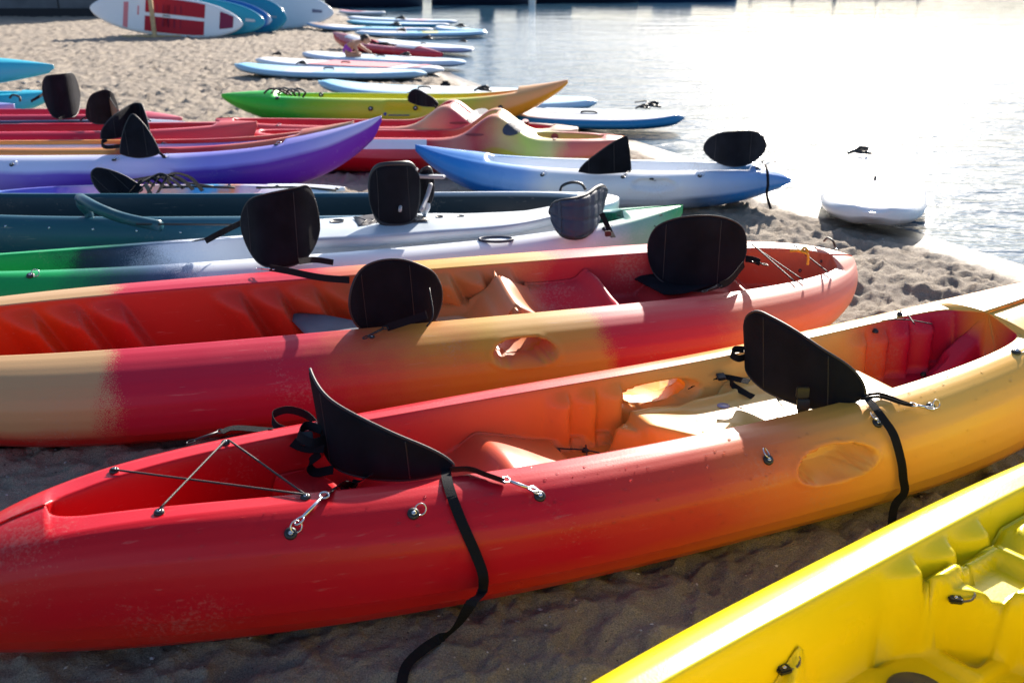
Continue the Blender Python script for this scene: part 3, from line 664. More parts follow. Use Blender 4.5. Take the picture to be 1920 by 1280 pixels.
t1 = seatback(B, [at(690, 625, .34), at(655, 560, .45), at(700, 550, .45), at(790, 560, .45), at(825, 545, .45), at(805, 618, .34)][:0] or [at(662, 628, .33), at(700, 630, .29), at(760, 628, .28), at(805, 615, .31), at(832, 580, .37)], .295, ys=.13, flat=True, lean=-.10, tip=2, tex=.5, bn=2, dip=.03)
strapP([(655, 525, .52), (600, 520, .50), (540, 508, .49), (505, 502, .48)], .028, (0, .3, 1), t1)
clip(B, at(520, 504, .48), at(482, 503, .47), t1)
strapP([(800, 590, .42), (760, 603, .39), (725, 614, .37)], .03, (0, .3, 1), t1)
clip(B, at(727, 612, .375), at(682, 634, .355), t1)
tube('cord', [at(805, 540, .5), at(812, 590, .42), at(800, 612, .38)], .003, M['rope'], t1)
t1s = [at(540, 592, .22), at(590, 600, .22), at(650, 607, .22), at(700, 625, .22)]
V, F = [], []
for k, q in enumerate(P3((535, 588, .27), (700, 606, .27), (690, 640, .27), (585, 640, .27))): V.append(q)
def padm(name, c4, T, m, parent, n=14):
    V = []
    for s in (1, -1):
        for i in range(n):
            for j in range(n):
                a, b_ = i/(n-1), j/(n-1); p = c4[0].lerp(c4[1], a).lerp(c4[3].lerp(c4[2], a), b_)
                e_ = min(1, min(a, 1-a, b_, 1-b_)*6); e_ = math.sqrt(max(0, e_*(2-e_))); V.append(p+Vector((0, 0, s*T*.5*(.2+.8*e_)+(.012*math.sin(a*4)*math.cos(b_*3)))))
    F = gridF(n, n)+[f[::-1] for f in gridF(n, n, off=n*n)]; o_ = n*n
    bd = [i*n for i in range(n)]+[(n-1)*n+j for j in range(1, n)]+[i*n+n-1 for i in range(n-2, -1, -1)]+[j for j in range(n-2, 0, -1)]
    for k in range(len(bd)): a, b_ = bd[k], bd[(k+1) % len(bd)]; F.append((a, b_, b_+o_, a+o_))
    return mesh(name, V, F, m, parent)
padm('seat_cushion', V, .022, mat('grey_cushion', (.10, .115, .15), .6, var=.2), B.root)
t2 = seatback(B, [at(1360, 515, .40), at(1395, 470, .47), at(1330, 520, .30), at(1395, 470, .47)][:0] or [at(1212, 515, .33), at(1238, 535, .30), at(1300, 548, .28), at(1370, 535, .30), at(1396, 505, .36)], .32, ys=.145, flat=True, lean=-.12, tip=2, tex=.5, bn=2, dip=.03)
strapP([(1395, 495, .45), (1370, 525, .41), (1350, 535, .40)], .03, (0, .3, 1), t2); clip(B, at(1352, 534, .40), at(1318, 547, .385), t2)
strapP([(1398, 485, .45), (1412, 487, .46), (1425, 492, .46)], .03, (0, .3, 1), t2); clip(B, at(1410, 489, .46), at(1438, 497, .45), t2)
padm('seat_cushion', [at(1183, 520, .31), at(1255, 505, .31), at(1340, 535, .31), at(1245, 552, .31)], .022, M['fabric'], B.root)
bungee(B, [((1410, 452), (1485, 507)), ((1408, 470), (1500, 500)), ((1412, 449), (1535, 478)), ((1490, 450), (1545, 490))], r=.0032, z=.44)
kn = at(1508, 478, .47)
tube('tied_cord', [kn+Vector(v) for v in ((-.06, .02, .012), (-.035, .0, .02), (-.01, .01, .012), (.012, -.01, .022), (.0, .012, .03), (-.014, -.006, .018), (.01, -.016, .008), (.014, -.02, -.02), (.012, -.024, -.04))], .006, M['yrope'], B.root)
tube('carry_loop', [at(1545, 452, .47), at(1552, 446, .50), at(1562, 452, .50), at(1566, 462, .47)], .005, M['rope'], B.root)
for q in ((1500, 507), (1540, 490), (1568, 468)): padeye(B, *q, False, .5)
padeye(B, 697, 632, False, .7); padeye(B, 1322, 546, False, .7)
dr = lathe('hatch_disc', [(.11, 0), (.108, .004), (.10, .004), (.098, .001), (.001, .001)], mat('hatch', (.62, .36, .2), .4), B.root, inside(B, 862, 597, .235), (0, 0, 1), 36)

# ================================================================== YELLOW KAYAK bottom right
yw = (.87, .65, .005)
pY = plastic('yellow_plastic', 3.4, out=[(0, yw), (1, (.82, .64, .006))], blot=.02, speck=.0, rough=.3, scratch=.04)
def floorY(x, y):
    r = np.hypot((x+.10)/1.12, y+.12)
    z = .035*ss(-.55, -.25, x)*(1-ss(.17, .21, y)*bx(x, .0, .50, .02))
    z = z+.02*bx(r, .35, .43, .012)*(x < .25)
    z = z-.17*(1-ss(.0, .035, r-.33))
    z = z-.04*bx(x, .17, .42, .010)*bx(y, .03, .14, .008)+.02*bx(x, .13, .46, .01)*bx(y, -.01, .17, .008)
    z = z-.05*(1-ss(.035, .05, np.hypot(x-.56, y-.09)))+.012*bx(np.hypot(x-.56, y-.09), .05, .075, .006)
    z = z+.03*bx(x, .5, .9, .03)*bx(y, -.3, .2, .03)
    return z
Y = hull('Y', (-.42, .83), (2.42, 2.88), .80, .35, pY, 'plain yellow kayak cut off by the bottom right corner, black toggles on its deck',
         wells=((-1.4, 1.35, 7),), depth=lambda x: .21-.085*bx(x, -.35, 1.3, .08), floor=floorY, ribs=((.0, .44, 3, .034, .04, 0),), pl=3, pr=3, rr=.12, rl=.12, rail=.12, step=.0085, crown=.01)
for q, an in (((1465, 1252), 20), ((1790, 1122), -10)):
    p = on(Y, *q, .008)[0]; rot = Matrix.Rotation(R(an), 3, 'Z')
    t_ = box('toggle', p, (.034, .026, .014), M['rubber'], Y.root, rot, .004)
    lathe('screw', [(.005, 0), (.005, .002), (.002, .003)], M['metal'], t_, p+Vector((0, 0, .007)), (0, 0, 1), 10)
    tube('cord_loop', [p+rot @ Vector(v) for v in ((.01, .008, 0), (.03, .02, .012), (.045, .012, .014), (.035, -.004, .006), (.01, -.008, 0))], .003, M['strap_worn'], t_)
lathe('hatch_lid', [(.07, 0), (.07, .006), (.062, .012), (.001, .013)], mat('navy_lid', (.01, .03, .09), .3), Y.root, inside(Y, 1715, 1325, .05, 0), (0, 0, 1), 32)
# stick in the sand between
tag(tube('driftwood_stick', [at(1600, 1022, .005), at(1618, 1004, .03), at(1632, 993, .05)], lambda t: .005+.006*t, mat('bark', (.32, .25, .18), .9, bump=.6, bscale=80)), 'short pale stick poking from the dark sand beside the yellow kayak', 'stick')

# ================================================================== MID-DISTANCE KAYAKS
W_, BLK, GRN = (.74, .77, .82), (.012, .02, .035), (.01, .32, .08)
# KAYAK 3: white, green and black
pC = plastic('green_white_plastic', 4.5,
    out=[(0, GRN), (.24, (.01, .35, .09)), (.29, (.02, .08, .08)), (.36, (.08, .12, .22)), (.40, W_), (.84, W_), (.90, (.35, .55, .50)), (1, (.02, .42, .14))],
    inn=[(0, GRN), (.23, GRN), (.26, BLK), (.31, (.03, .06, .11)), (.36, (.55, .62, .74)), (.42, W_), (.845, W_), (.855, BLK), (.89, BLK), (.905, (.0, .22, .09)), (.93, (.0, .25, .10)), (.94, BLK), (1, (.02, .42, .14))], blot=.045, speck=.05, rough=.32)
Cc = hull('C', (-3.3, 4.50), (1.0, 5.74), .80, .32, pC, 'white kayak with green and black ends behind the red and tan one', wells=((-1.9, 1.85, 8),), depth=.19,
          floor=lambda x, y: .05*bx(x, .2, .8, .06)+.06*bx(x, -.7, -.2, .05)+.05*bx(x, 1.3, 1.45, .03), ribs=((-.2, .12, 3, .012, .2, 0),), rl=.05, rr=.07, pr=3, crest=.66, kl=.1, kr=.2, step=.018)
c1 = seatback(Cc, [at(455, 462, .38), at(495, 494, .34), at(560, 496, .33), at(602, 468, .36)], .345, ys=.13, flat=True, lean=-.16, tip=2, tex=.55, bn=1.7, dip=.03, peak=.6)
ribbon('strap', [at(452, 418, .46), at(415, 436, .44), at(385, 452, .40)], .03, M['strap'], c1, (0, .3, 1)); clip(Cc, at(392, 447, .41), at(362, 452, .36), c1)
ribbon('strap', [at(560, 490, .40), at(590, 487, .38), at(625, 492, .36)], .03, M['strap'], c1, (0, .5, .6))
c2 = seatback(Cc, [at(1035, 437, .33), at(1065, 448, .33), at(1100, 440, .33), at(1130, 405, .36)], .20, ys=.10, lean=-.55, tip=2.4, m=M['quilt'], quilt=1, T=.03, flare=.14, lab='navy quilted seat back seen from its padded front')
ribbon('strap', [at(1128, 400, .45), at(1135, 415, .41), at(1142, 430, .37), at(1150, 445, .34)], .03, M['strap'], c2, (1, .3, 0)); buckle(at(1140, 438, .37), (.1, 0, -1), (1, 0, 0), c2)
for q in ((57, 517), (1135, 430), (1080, 440)): padeye(Cc, *q, True, 1.15, z=.33)
for a, b_ in (((1160, 403), (1228, 425)), ((1150, 412), (1240, 405))): tube('bungee_cord', [on(Cc, *a, .012, .36)[0], on(Cc, *b_, .012, .36)[0]], .003, M['rope'], Cc.root, sub=2)
mold = on(Cc, 930, 450, .004)[0]
tube('cushion_edge', [mold+Vector((.09*math.cos(t), .05*math.sin(t), .0)) for t in [k*.6283 for k in range(10)]], .008, M['quilt'], Cc.root, closed=True, sub=2)
padm('seat_cushion', [at(908, 452, .2), at(925, 440, .2), at(985, 448, .2), at(960, 462, .2)], .02, M['quilt'], Cc.root)

# KAYAK 4: teal fishing kayak with open cockpit and framed chair
tl_, dk = (.018, .07, .10), (.008, .018, .026)
pD = plastic('teal_grey_plastic', 4.6, out=[(0, (.02, .08, .11)), (.40, (.025, .10, .14)), (.58, (.035, .12, .17)), (.66, (.12, .22, .30)), (.74, (.50, .56, .62)), (1, (.60, .66, .70))],
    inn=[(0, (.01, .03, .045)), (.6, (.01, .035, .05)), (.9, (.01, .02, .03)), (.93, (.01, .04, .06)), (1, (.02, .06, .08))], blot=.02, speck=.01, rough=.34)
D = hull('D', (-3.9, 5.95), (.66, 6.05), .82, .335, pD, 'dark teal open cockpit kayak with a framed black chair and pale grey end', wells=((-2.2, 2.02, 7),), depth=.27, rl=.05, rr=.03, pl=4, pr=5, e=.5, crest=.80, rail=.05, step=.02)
def wpts(*a): return [at(*q) for q in a]
tube('arch_handle', wpts((150, 372, .44), (160, 378, .45), (190, 394, .43), (235, 410, .38), (300, 424, .36)), .032, pD, D.root, seg=9)
tube('arch_handle', wpts((150, 372, .44), (152, 384, .41), (165, 398, .36), (168, 408, .33)), .026, pD, D.root, seg=9)
sdk = [at(500, 423, .345), at(560, 414, .35), at(700, 404, .35), at(800, 400, .35), at(960, 398, .36), at(1100, 372, .38)]
sdn = [at(500, 450, .345), at(560, 452, .345), at(700, 446, .345), at(800, 438, .345), at(960, 424, .355), at(1100, 392, .37)]
P1, P2 = cr(sdk, 8), cr(sdn, 8); V = []
for a, b_ in zip(P1, P2):
    for k in range(9):
        t = k/8; q = a.lerp(b_, t); q.z += .016*math.sin(math.pi*t)-.0*t; V.append(q)
    V.append(b_+Vector((0, .02, -.05))); V.append(a+Vector((0, .01, -.06)))
sd_o = mesh('side_deck', V, gridF(len(P1), 11, closed=True), mat('pale_grey_deck', (.50, .56, .62), .35, bump=.1, var=.1), D.root)
for q, r in (((632, 414), .040), ((824, 406), .022), ((864, 405), .022), ((595, 424), .014)):
    p = at(*q, .366); lathe('cup_holder', [(r, -.004), (r*1.06, .002), (r*.95, .003), (r*.9, -.002), (.001, -.002)], M['rubber'], D.root, p, (0, 0, 1), 24)
pl_ = [at(662, 407, .368), at(795, 402, .368), at(806, 415, .366), at(672, 423, .366)]
plate = padm('grip_plate', pl_, .008, mat('brown_grip', (.055, .045, .045), .5, bump=.3, bscale=60), D.root)
for k in range(9):
    a = pl_[0].lerp(pl_[1], (k+.3)/9.5); b_ = pl_[3].lerp(pl_[2], (k+.3)/9.5); mid_ = a.lerp(b_, .5)+Vector((.05, 0, 0))
    tube('grip_groove', [a+Vector((0, -.01, .006)), mid_+Vector((0, 0, .006)), b_+Vector((0, .01, .006))], .0022, M['rubber'], plate, smoothpts=False)
tube('rail_track', wpts((255, 420, .375), (420, 421, .37), (450, 421, .37)), .006, M['rubber'], D.root)
for k in range(9):
    p, n = on(D, 10+k*82, 424+k*3.0-(k > 5)*(k-5)*4, 0, .2); lathe('rivet', [(.007, 0), (.006, .003), (.002, .004)], M['metal'], D.root, p, n, 8)
tube('carry_handle', wpts((1050, 358, .40), (1055, 348, .43), (1072, 342, .45), (1090, 345, .44), (1098, 356, .41)), .009, M['rubber'], D.root)
# the chair
ch = seatback(D, [at(697, 398, .42), at(725, 402, .42), at(758, 400, .42), at(785, 392, .42)], .27, ys=.13, lean=-.12, tip=3.2, dip=.06, T=.04, name='chair_back', bn=3.5)
tube('chair_frame', wpts((790, 395, .45), (800, 370, .50), (808, 345, .56)), .012, M['grey'], ch); tube('chair_frame', wpts((750, 395, .45), (752, 370, .50), (755, 325, .62)), .010, M['grey'], ch)
for q in ((757, 318, .64), (808, 331, .60)): box('arm_rest', at(*q), (.16, .05, .018), M['grey'], ch, Matrix.Rotation(R(-8), 3, 'Z'), .006)
wing = seatback(D, [at(788, 388, .40), at(800, 384, .42), at(812, 376, .44)], .22, ys=.08, lean=.3, tip=3, T=.03, name='chair_side')
post = tube('chair_post', wpts((795, 398, .37), (800, 385, .42), (790, 372, .44)), .022, sd_o.data.materials[0], D.root)

# KAYAK 5: small tie-dye kayak with a heap of straps
pE = plastic('tie_dye_plastic', 3.0, out=[(0, (.1, .3, .6)), (.3, (.15, .10, .5)), (.42, (.6, .45, .6)), (.52, (.75, .45, .35)), (.6, (.06, .32, .62)), (.68, (.1, .4, .7)), (.72, (.75, .3, .12)), (.78, (.6, .5, .7)), (.85, W_), (1, W_)], blot=.14, speck=.0)
E_ = hull('E', (-4.1, 6.85), (-1.17, 6.90), .62, .235, pE, 'small blue, purple and orange tie-dye kayak under a heap of black straps', wells=((-1.0, .9, 5),), depth=.1, rl=-.08, rr=.02, step=.03, pr=3)
s5 = seatback(E_, [at(200, 372, .28), at(230, 366, .28), at(275, 360, .28)], .18, ys=.03, lean=.9, tip=1.6)
for k in range(6):
    x0 = 205+k*18; ribbon('strap', [at(x0, 362, .30), at(x0+25, 342-3*k, .33+.01*k), at(x0+60, 336-2*(k % 3), .36), at(x0+85, 348+2*k, .31)], .025, M['strap'], s5, (.2, 1, .4))
ribbon('strap', [at(272, 345, .34), at(278, 355, .31), at(284, 370, .27)], .028, M['strap_worn'], s5, (1, 0, 0), )
for pth in (((290, 335, .36), (320, 330, .36), (345, 342, .32), (400, 350, .29)), ((300, 352, .30), (360, 350, .30), (440, 352, .29)), ((260, 345, .34), (300, 326, .38), (325, 338, .35)), ((480, 352, .28), (560, 351, .27), (630, 357, .25))):
    tube('cord', wpts(*pth), .008, M['rope'], s5)
for q in ((430, 349), (520, 349), (632, 354)): padeye(E_, *q, False, .9, z=.25)

# KAYAKS 6 + 7: purple and white with a red and orange one nested on it
pu = (.10, .02, .40)
pF = plastic('purple_white_plastic', 4.3, out=[(0, (.62, .62, .80)), (.45, (.64, .66, .84)), (.6, (.52, .53, .82)), (.72, (.26, .25, .70)), (.85, (.32, .28, .72)), (1, (.60, .52, .84))],
    low=(.74, [(0, (.38, .3, .62)), (.3, (.34, .24, .58)), (.5, (.14, .05, .45)), (.75, (.05, .008, .28)), (.9, (.14, .015, .36)), (1, (.2, .02, .42))], .06, .05), blot=.03, speck=.01, rough=.36)
F_ = hull('F', (-5.5, 7.70), (-1.02, 7.90), .86, .36, pF, 'purple and pale lilac kayak with upturned bow beneath the red and orange one', wells=((-2.0, 1.5, 6),), depth=.16, rl=.1, rr=.25, rpow=3.4, pl=3, pr=2.2, kl=.2, kr=.5, kpow=2.4, scoops=((1.0-.02-.35, 1.0+.2-.2, .24, .32, .04, 0),)[:0] or ((-.0+.72-.35, .72+.1, .22, .31, .04, 0),)[:0] or ((.1, .75, .23, .32, .04, 0),), step=.02, crest=.62)
for q in ((22, 309), (214, 300), (308, 295), (518, 272)): padeye(F_, *q, True, 1.1, z=.36)
pG = plastic('red_orange_plastic', 4.0, out=[(0, (.66, .20, .06)), (.36, (.66, .24, .07)), (.5, (.70, .30, .08)), (.56, (.56, .05, .04)), (.70, (.52, .03, .05)), (.74, (.60, .12, .08)), (.88, (.62, .16, .10)), (1, (.72, .45, .25))],
    inn=[(0, (.68, .35, .1)), (.42, (.68, .34, .1)), (.52, (.6, .1, .04)), (.58, (.46, .02, .03)), (1, (.55, .08, .06))], blot=.03, speck=.02)
G = hull('G', (-5.0, 7.84), (-1.25, 7.96), .62, .33, pG, 'red and orange kayak nested on top of the purple one, two seat backs up', zbase=.06, wells=((-2.2, 1.45, 6),), depth=.16, rl=.02, rr=.17, rpow=3, pl=3, pr=2.6, kl=.1, kr=.2,
         ribs=((-.9, -.3, 3, .02, .1, 0), (1.0, 1.35, 3, .02, .1, 0)), scoops=((.02, .55, .24, .33, .04, 0),), step=.022)
g1 = seatback(G, [at(226, 292, .46), at(262, 296, .44), at(300, 291, .46)], .30, ys=.02, lean=.1, tip=1.4, peak=-.1, tex=.8)
ribbon('strap', [at(296, 285, .47), at(310, 295, .45)], .02, M['strap'], g1, (0, .3, 1))
g2 = seatback(G, [at(190, 268, .46), at(225, 258, .47), at(262, 250, .47), at(282, 262, .46)], .24, ys=.04, lean=.05, tip=1.6, peak=.5)
ribbon('strap', [at(200, 262, .47), at(190, 268, .45), at(200, 276, .44), at(240, 272, .43)], .03, M['strap'], g2, (0, .5, 1))
for q in ((305, 270), (520, 236)): padeye(G, *q, True, .9, z=.46)

# KAYAK 8: plain red
pH = plastic('crimson_plastic', 4.0, out=[(0, (.48, .005, .03)), (.6, (.50, .01, .04)), (.8, (.58, .06, .08)), (1, (.62, .12, .10))], inn=[(0, (.4, .0, .02)), (1, (.45, .02, .03))], blot=.02)
H_ = hull('H', (-5.9, 8.62), (-2.22, 8.78), .74, .40, pH, 'crimson kayak with plain side right behind the red and orange one', zbase=0, wells=((-1.9, 1.5, 5),), depth=.16, rl=.0, rr=.04, pl=3, pr=3, step=.025)
h1 = seatback(H_, [at(163, 229, .46), at(185, 233, .46), at(212, 231, .46), at(225, 226, .46)], .28, ys=.05, lean=.05, tip=1.6, tex=.6, peak=.2, flat=True)
h1b = seatback(H_, [at(205, 230, .46), at(220, 232, .46), at(232, 230, .46)], .25, ys=.0, lean=.05, tip=1.5, m=M['strap_worn'], peak=-.9, tex=1., lab='sun-faded grey back panel')
for k in range(5): tube('cord', wpts((150+k*26, 226, .47), (165+k*26, 218-3*(k % 2), .50), (178+k*26, 227, .47)), .007, M['rope'], h1)
# KAYAK 9: dark one with an upright black seat, KAYAK 10: pink behind it
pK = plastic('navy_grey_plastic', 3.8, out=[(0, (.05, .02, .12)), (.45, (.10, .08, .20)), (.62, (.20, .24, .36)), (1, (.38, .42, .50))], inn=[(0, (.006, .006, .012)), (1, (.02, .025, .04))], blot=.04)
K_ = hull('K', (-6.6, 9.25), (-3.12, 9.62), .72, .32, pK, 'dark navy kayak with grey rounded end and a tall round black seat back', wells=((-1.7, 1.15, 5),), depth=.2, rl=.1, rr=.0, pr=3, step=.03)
k1 = seatback(K_, [at(85, 206, .40), at(105, 216, .40), at(138, 214, .40), at(154, 204, .40)], .37, ys=.15, flat=True, lean=-.1, tip=2, tex=.5, bn=2, dip=.03, peak=.3)
ribbon('strap', wpts((88, 172, .5), (72, 182, .47), (58, 190, .42)), .03, M['strap'], k1, (0, .3, 1)); ribbon('strap', wpts((140, 200, .42), (125, 215, .40), (110, 224, .38)), .03, M['strap'], k1, (0, .3, 1))
pL = plastic('pink_plastic', 3.6, out=[(0, (.50, .02, .05)), (.75, (.55, .03, .07)), (1, (.75, .25, .28))], blot=.02)
L_ = hull('L', (-6.3, 9.95), (-3.28, 10.05), .66, .36, pL, 'pinkish red kayak end behind the navy kayak', wells=((-1.4, .9, 5),), depth=.1, rl=.05, rr=-.06, pr=2.6, step=.04)
pM = plastic('turquoise_plastic', 3.4, out=[(0, (.03, .42, .58)), (1, (.05, .50, .66))], blot=.02)
M1 = hull('M1', (-8.6, 11.6), (-5.27, 11.75), .74, .34, pM, 'turquoise kayak right side up at the left edge, under another', wells=((-1.2, 1.3, 5),), depth=.1, rl=.05, rr=.02, pr=2.4, e=.8, kr=.3, kpow=1.6, step=.04)
M2 = hull('M2', (-8.6, 11.62), (-5.17, 11.6), .74, .34, pM, 'turquoise kayak lying on top of another at the left edge', zbase=.39, wells=((-1.2, .6, 5),), depth=.1, rl=.05, rr=-.06, pr=2.0, e=1., kr=.2, kpow=1., step=.04)
for q in ((45, 157), (72, 155)): padeye(M1, *q, False, 1.6, z=.4)
pO = plastic('lilac_plastic', 3.0, out=[(0, (.25, .3, .65)), (1, (.35, .40, .75))])
O_ = hull('O', (-8.4, 10.75), (-5.32, 10.85), .6, .33, pO, 'lilac kayak tip at the left edge below the turquoise pair', wells=((-1.2, .9, 5),), depth=.1, rl=.05, rr=.0, step=.04)
tube('carry_loop', wpts((18, 184, .40), (24, 178, .43), (36, 182, .42), (38, 190, .38)), .012, M['rope'], O_.root)

# KAYAKS 11, 12: red-and-yellow-green pair with moulded headrests
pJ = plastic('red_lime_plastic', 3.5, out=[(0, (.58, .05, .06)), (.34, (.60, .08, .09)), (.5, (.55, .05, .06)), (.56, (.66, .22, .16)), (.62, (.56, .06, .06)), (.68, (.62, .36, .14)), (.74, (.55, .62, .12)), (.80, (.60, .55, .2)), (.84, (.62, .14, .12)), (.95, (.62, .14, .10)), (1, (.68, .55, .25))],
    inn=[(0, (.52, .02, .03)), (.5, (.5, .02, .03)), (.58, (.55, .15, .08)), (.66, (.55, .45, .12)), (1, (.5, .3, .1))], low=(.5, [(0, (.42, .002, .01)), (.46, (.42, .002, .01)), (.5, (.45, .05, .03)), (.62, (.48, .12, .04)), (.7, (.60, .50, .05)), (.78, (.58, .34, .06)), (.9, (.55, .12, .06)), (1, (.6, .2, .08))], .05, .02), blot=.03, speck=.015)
def decal(hh, name, cx, cy, rx, ry, m, rect=False, lift=.004, slant=0):
    V = []; n = 20 if not rect else 8
    if rect:
        for i in range(n):
            for j in range(5): V.append(on(hh, cx+rx*(-1+2*i/(n-1)), cy+ry*(-1+j/2)+slant*rx*(-1+2*i/(n-1)), lift)[0])
        return mesh(name, V, gridF(n, 5), m, hh.root)
    V = [on(hh, cx, cy, lift)[0]]; F = []
    for k in range(1, 5):
        for i in range(n): t = 2*math.pi*i/n; V.append(on(hh, cx+rx*k/4*math.cos(t), cy+ry*k/4*math.sin(t)+slant*rx*k/4*math.cos(t), lift)[0])
    F = [(0, 1+i, 1+(i+1) % n) for i in range(n)]+[(1+(k-1)*n+i, 1+k*n+i, 1+k*n+(i+1) % n, 1+(k-1)*n+(i+1) % n) for k in range(1, 4) for i in range(n)]
    return mesh(name, V, F, m, hh.root)
def headrest(hh, q, r1, r2, z):
    p = at(q[0], q[1], z); V = []; F = []; n = 24
    for k in range(n):
        t = 2*math.pi*k/n
        for rr, dx in ((1.0, .0), (.9, -.012), (0.01, .006)): V.append(p+Vector((.35*r1*math.cos(t)*rr+.45*r2*math.sin(t)*rr+dx, r1*math.cos(t)*rr, r2*math.sin(t)*rr)))
    for k in range(n):
        for j in range(2): F.append((k*3+j, ((k+1) % n)*3+j, ((k+1) % n)*3+j+1, k*3+j+1))
    return mesh('mesh_pocket', V, F, M['mesh'], hh.root)
for nm, a, b_, xh, lab, hq, zb in (('I', (-2.85, 9.72), (.62, 9.42), .53, 'red kayak with pink moulded headrest behind its lime-tinged twin', (897, 218), 0), ('J', (-2.4, 8.98), (1.02, 8.86), .55, 'red kayak with lime-green moulded headrest and a white side sticker', (963, 240), 0)):
    pp = pJ if nm == 'J' else plastic('red_pink_plastic', 3.5, out=[(0, (.58, .05, .06)), (.5, (.6, .10, .09)), (.6, (.64, .42, .22)), (.68, (.58, .08, .10)), (.78, (.62, .14, .16)), (.88, (.66, .42, .3)), (1, (.68, .55, .35))], inn=[(0, (.52, .02, .03)), (1, (.5, .03, .05))], blot=.02)
    hh = hull(nm, a, b_, .72, .31, pp, lab, wells=((-1.55, xh+.02, 5), (xh+.35, 1.50, 3)), hump=(xh, .20, .22, .22), depth=.15, rl=.02, rr=-.02, pl=3, pr=4, e=.5, kl=.1, kr=.12, crown=.02,
              ribs=((-1.1, -.75, 3, .02, .1, 0), (-.35, .0, 4, .02, .1, 0)), floor=lambda x, y: .09*bx(x, -.75, -.5, .05)*(.5+.5*np.cos(y*9)), step=.02)
    decal(hh, 'mesh_pocket', hq[0], hq[1], 21, 14, M['mesh'], slant=-.25)
    for px in ((850, 1040) if nm == 'J' else (820, 985)):
        decal(hh, 'grip_slot', px+40 if px < 900 else px, (253 if nm == 'J' else 231) if px < 900 else (256 if nm == 'J' else 229), 18 if px < 900 else 7, 2.5 if px < 900 else 6, mat('slot', (.25, .03, .03), .5))
    if nm == 'J':
        decal(hh, 'sticker', 740, 271, 60, 9, M['white'], rect=True)
        Jh = hh

# KAYAK 13: green to yellow to orange
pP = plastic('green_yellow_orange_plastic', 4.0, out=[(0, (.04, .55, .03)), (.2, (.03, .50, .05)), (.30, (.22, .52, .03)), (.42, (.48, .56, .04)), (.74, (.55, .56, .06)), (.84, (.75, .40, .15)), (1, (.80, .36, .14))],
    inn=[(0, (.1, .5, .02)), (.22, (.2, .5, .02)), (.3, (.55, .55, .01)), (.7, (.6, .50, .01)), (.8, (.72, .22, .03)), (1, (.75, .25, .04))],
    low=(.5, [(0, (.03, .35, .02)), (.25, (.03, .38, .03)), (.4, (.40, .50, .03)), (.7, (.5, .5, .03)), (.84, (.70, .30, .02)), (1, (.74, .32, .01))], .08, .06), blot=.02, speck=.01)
Pk = hull('P', (-3.35, 11.75), (.62, 11.35), .80, .33, pP, 'green kayak turning yellow and orange towards its pointed right tip', wells=((-1.35, 1.45, 5),), depth=.17, rl=.0, rr=.20, rpow=3, pl=2.2, pr=2.2, kl=.24, kr=.42, hb=1.0, crown=.05, scoops=((-.05, .45, .2, .3, .04, 0),), step=.02)
for q in ((520, 184), (602, 178), (695, 204), (779, 203), (938, 202)): padeye(Pk, *q, False, 1.7, z=.35)
p1_ = seatback(Pk, [at(765, 192, .36), at(785, 198, .34), at(800, 200, .36), at(822, 202, .37)], .16, ys=.02, lean=.2, tip=1.6, peak=-.6)
ribbon('strap', wpts((810, 196, .40), (825, 208, .36)), .02, M['strap'], p1_, (0, .3, 1))
p2_ = thing
for k in range(5): tube('strap_tangle', wpts((495+k*14, 175, .42), (505+k*13, 167-(k % 3), .46), (520+k*13, 168+k, .46), (540+k*7, 178+k, .40)), .011, M['rope'], Pk.root)
decal(Pk, 'logo', 722, 214, 3.2, 3, mat('logo_blue', (.02, .06, .3), .5)); decal(Pk, 'lettering', 748, 216, 20, 1.3, mat('lettering_blue', (.08, .16, .2), .5), rect=True)

# KAYAK 14: blue and white, by the water
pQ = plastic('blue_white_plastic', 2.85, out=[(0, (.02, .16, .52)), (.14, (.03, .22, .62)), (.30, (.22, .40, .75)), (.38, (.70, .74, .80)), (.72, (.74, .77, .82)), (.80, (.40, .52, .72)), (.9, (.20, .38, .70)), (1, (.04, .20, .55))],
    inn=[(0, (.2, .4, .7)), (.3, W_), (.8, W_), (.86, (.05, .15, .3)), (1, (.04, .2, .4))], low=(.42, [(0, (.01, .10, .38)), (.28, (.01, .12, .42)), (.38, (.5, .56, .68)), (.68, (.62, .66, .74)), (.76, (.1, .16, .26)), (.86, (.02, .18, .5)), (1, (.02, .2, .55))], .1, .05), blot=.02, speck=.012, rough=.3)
Q = hull('Q', (-.75, 7.76), (2.08, 7.36), .76, .29, pQ, 'blue and white kayak beside the waterline with two black seat backs up', wells=((-.85, 1.12, 6),), depth=.15, rl=.12, rr=.05, dr=.12, rpow=2.6, pl=2.1, pr=2.6, kl=.36, kr=.2, kpow=1.8, scoops=((.25, .58, .18, .26, .04, 0),), crest=.62, step=.016)
q1 = seatback(Q, [at(1085, 322, .31), at(1120, 326, .30), at(1183, 322, .31)], .26, ys=.0, lean=.05, tip=1.3, tex=.75, peak=.85)
q2 = seatback(Q, [at(1318, 300, .33), at(1365, 312, .32), at(1400, 310, .32), at(1434, 298, .34)], .26, ys=.09, lean=.02, tip=1.8, tex=.55, bn=2, peak=.05)
ribbon('strap', wpts((1430, 302, .36), (1438, 318, .33), (1440, 345, .24), (1438, 365, .15), (1445, 392, .04)), .02, M['strap'], q2, (1, 0, 0))
clip(Q, at(1422, 322, .33), at(1436, 304, .36), q2); clip(Q, at(1180, 320, .33), at(1168, 332, .31), q1)
for q in ((1017, 328), (1168, 332), (1222, 335), (1312, 330), (1420, 316), (1452, 303), (1470, 305)): padeye(Q, *q, True, 1.0, z=.3)

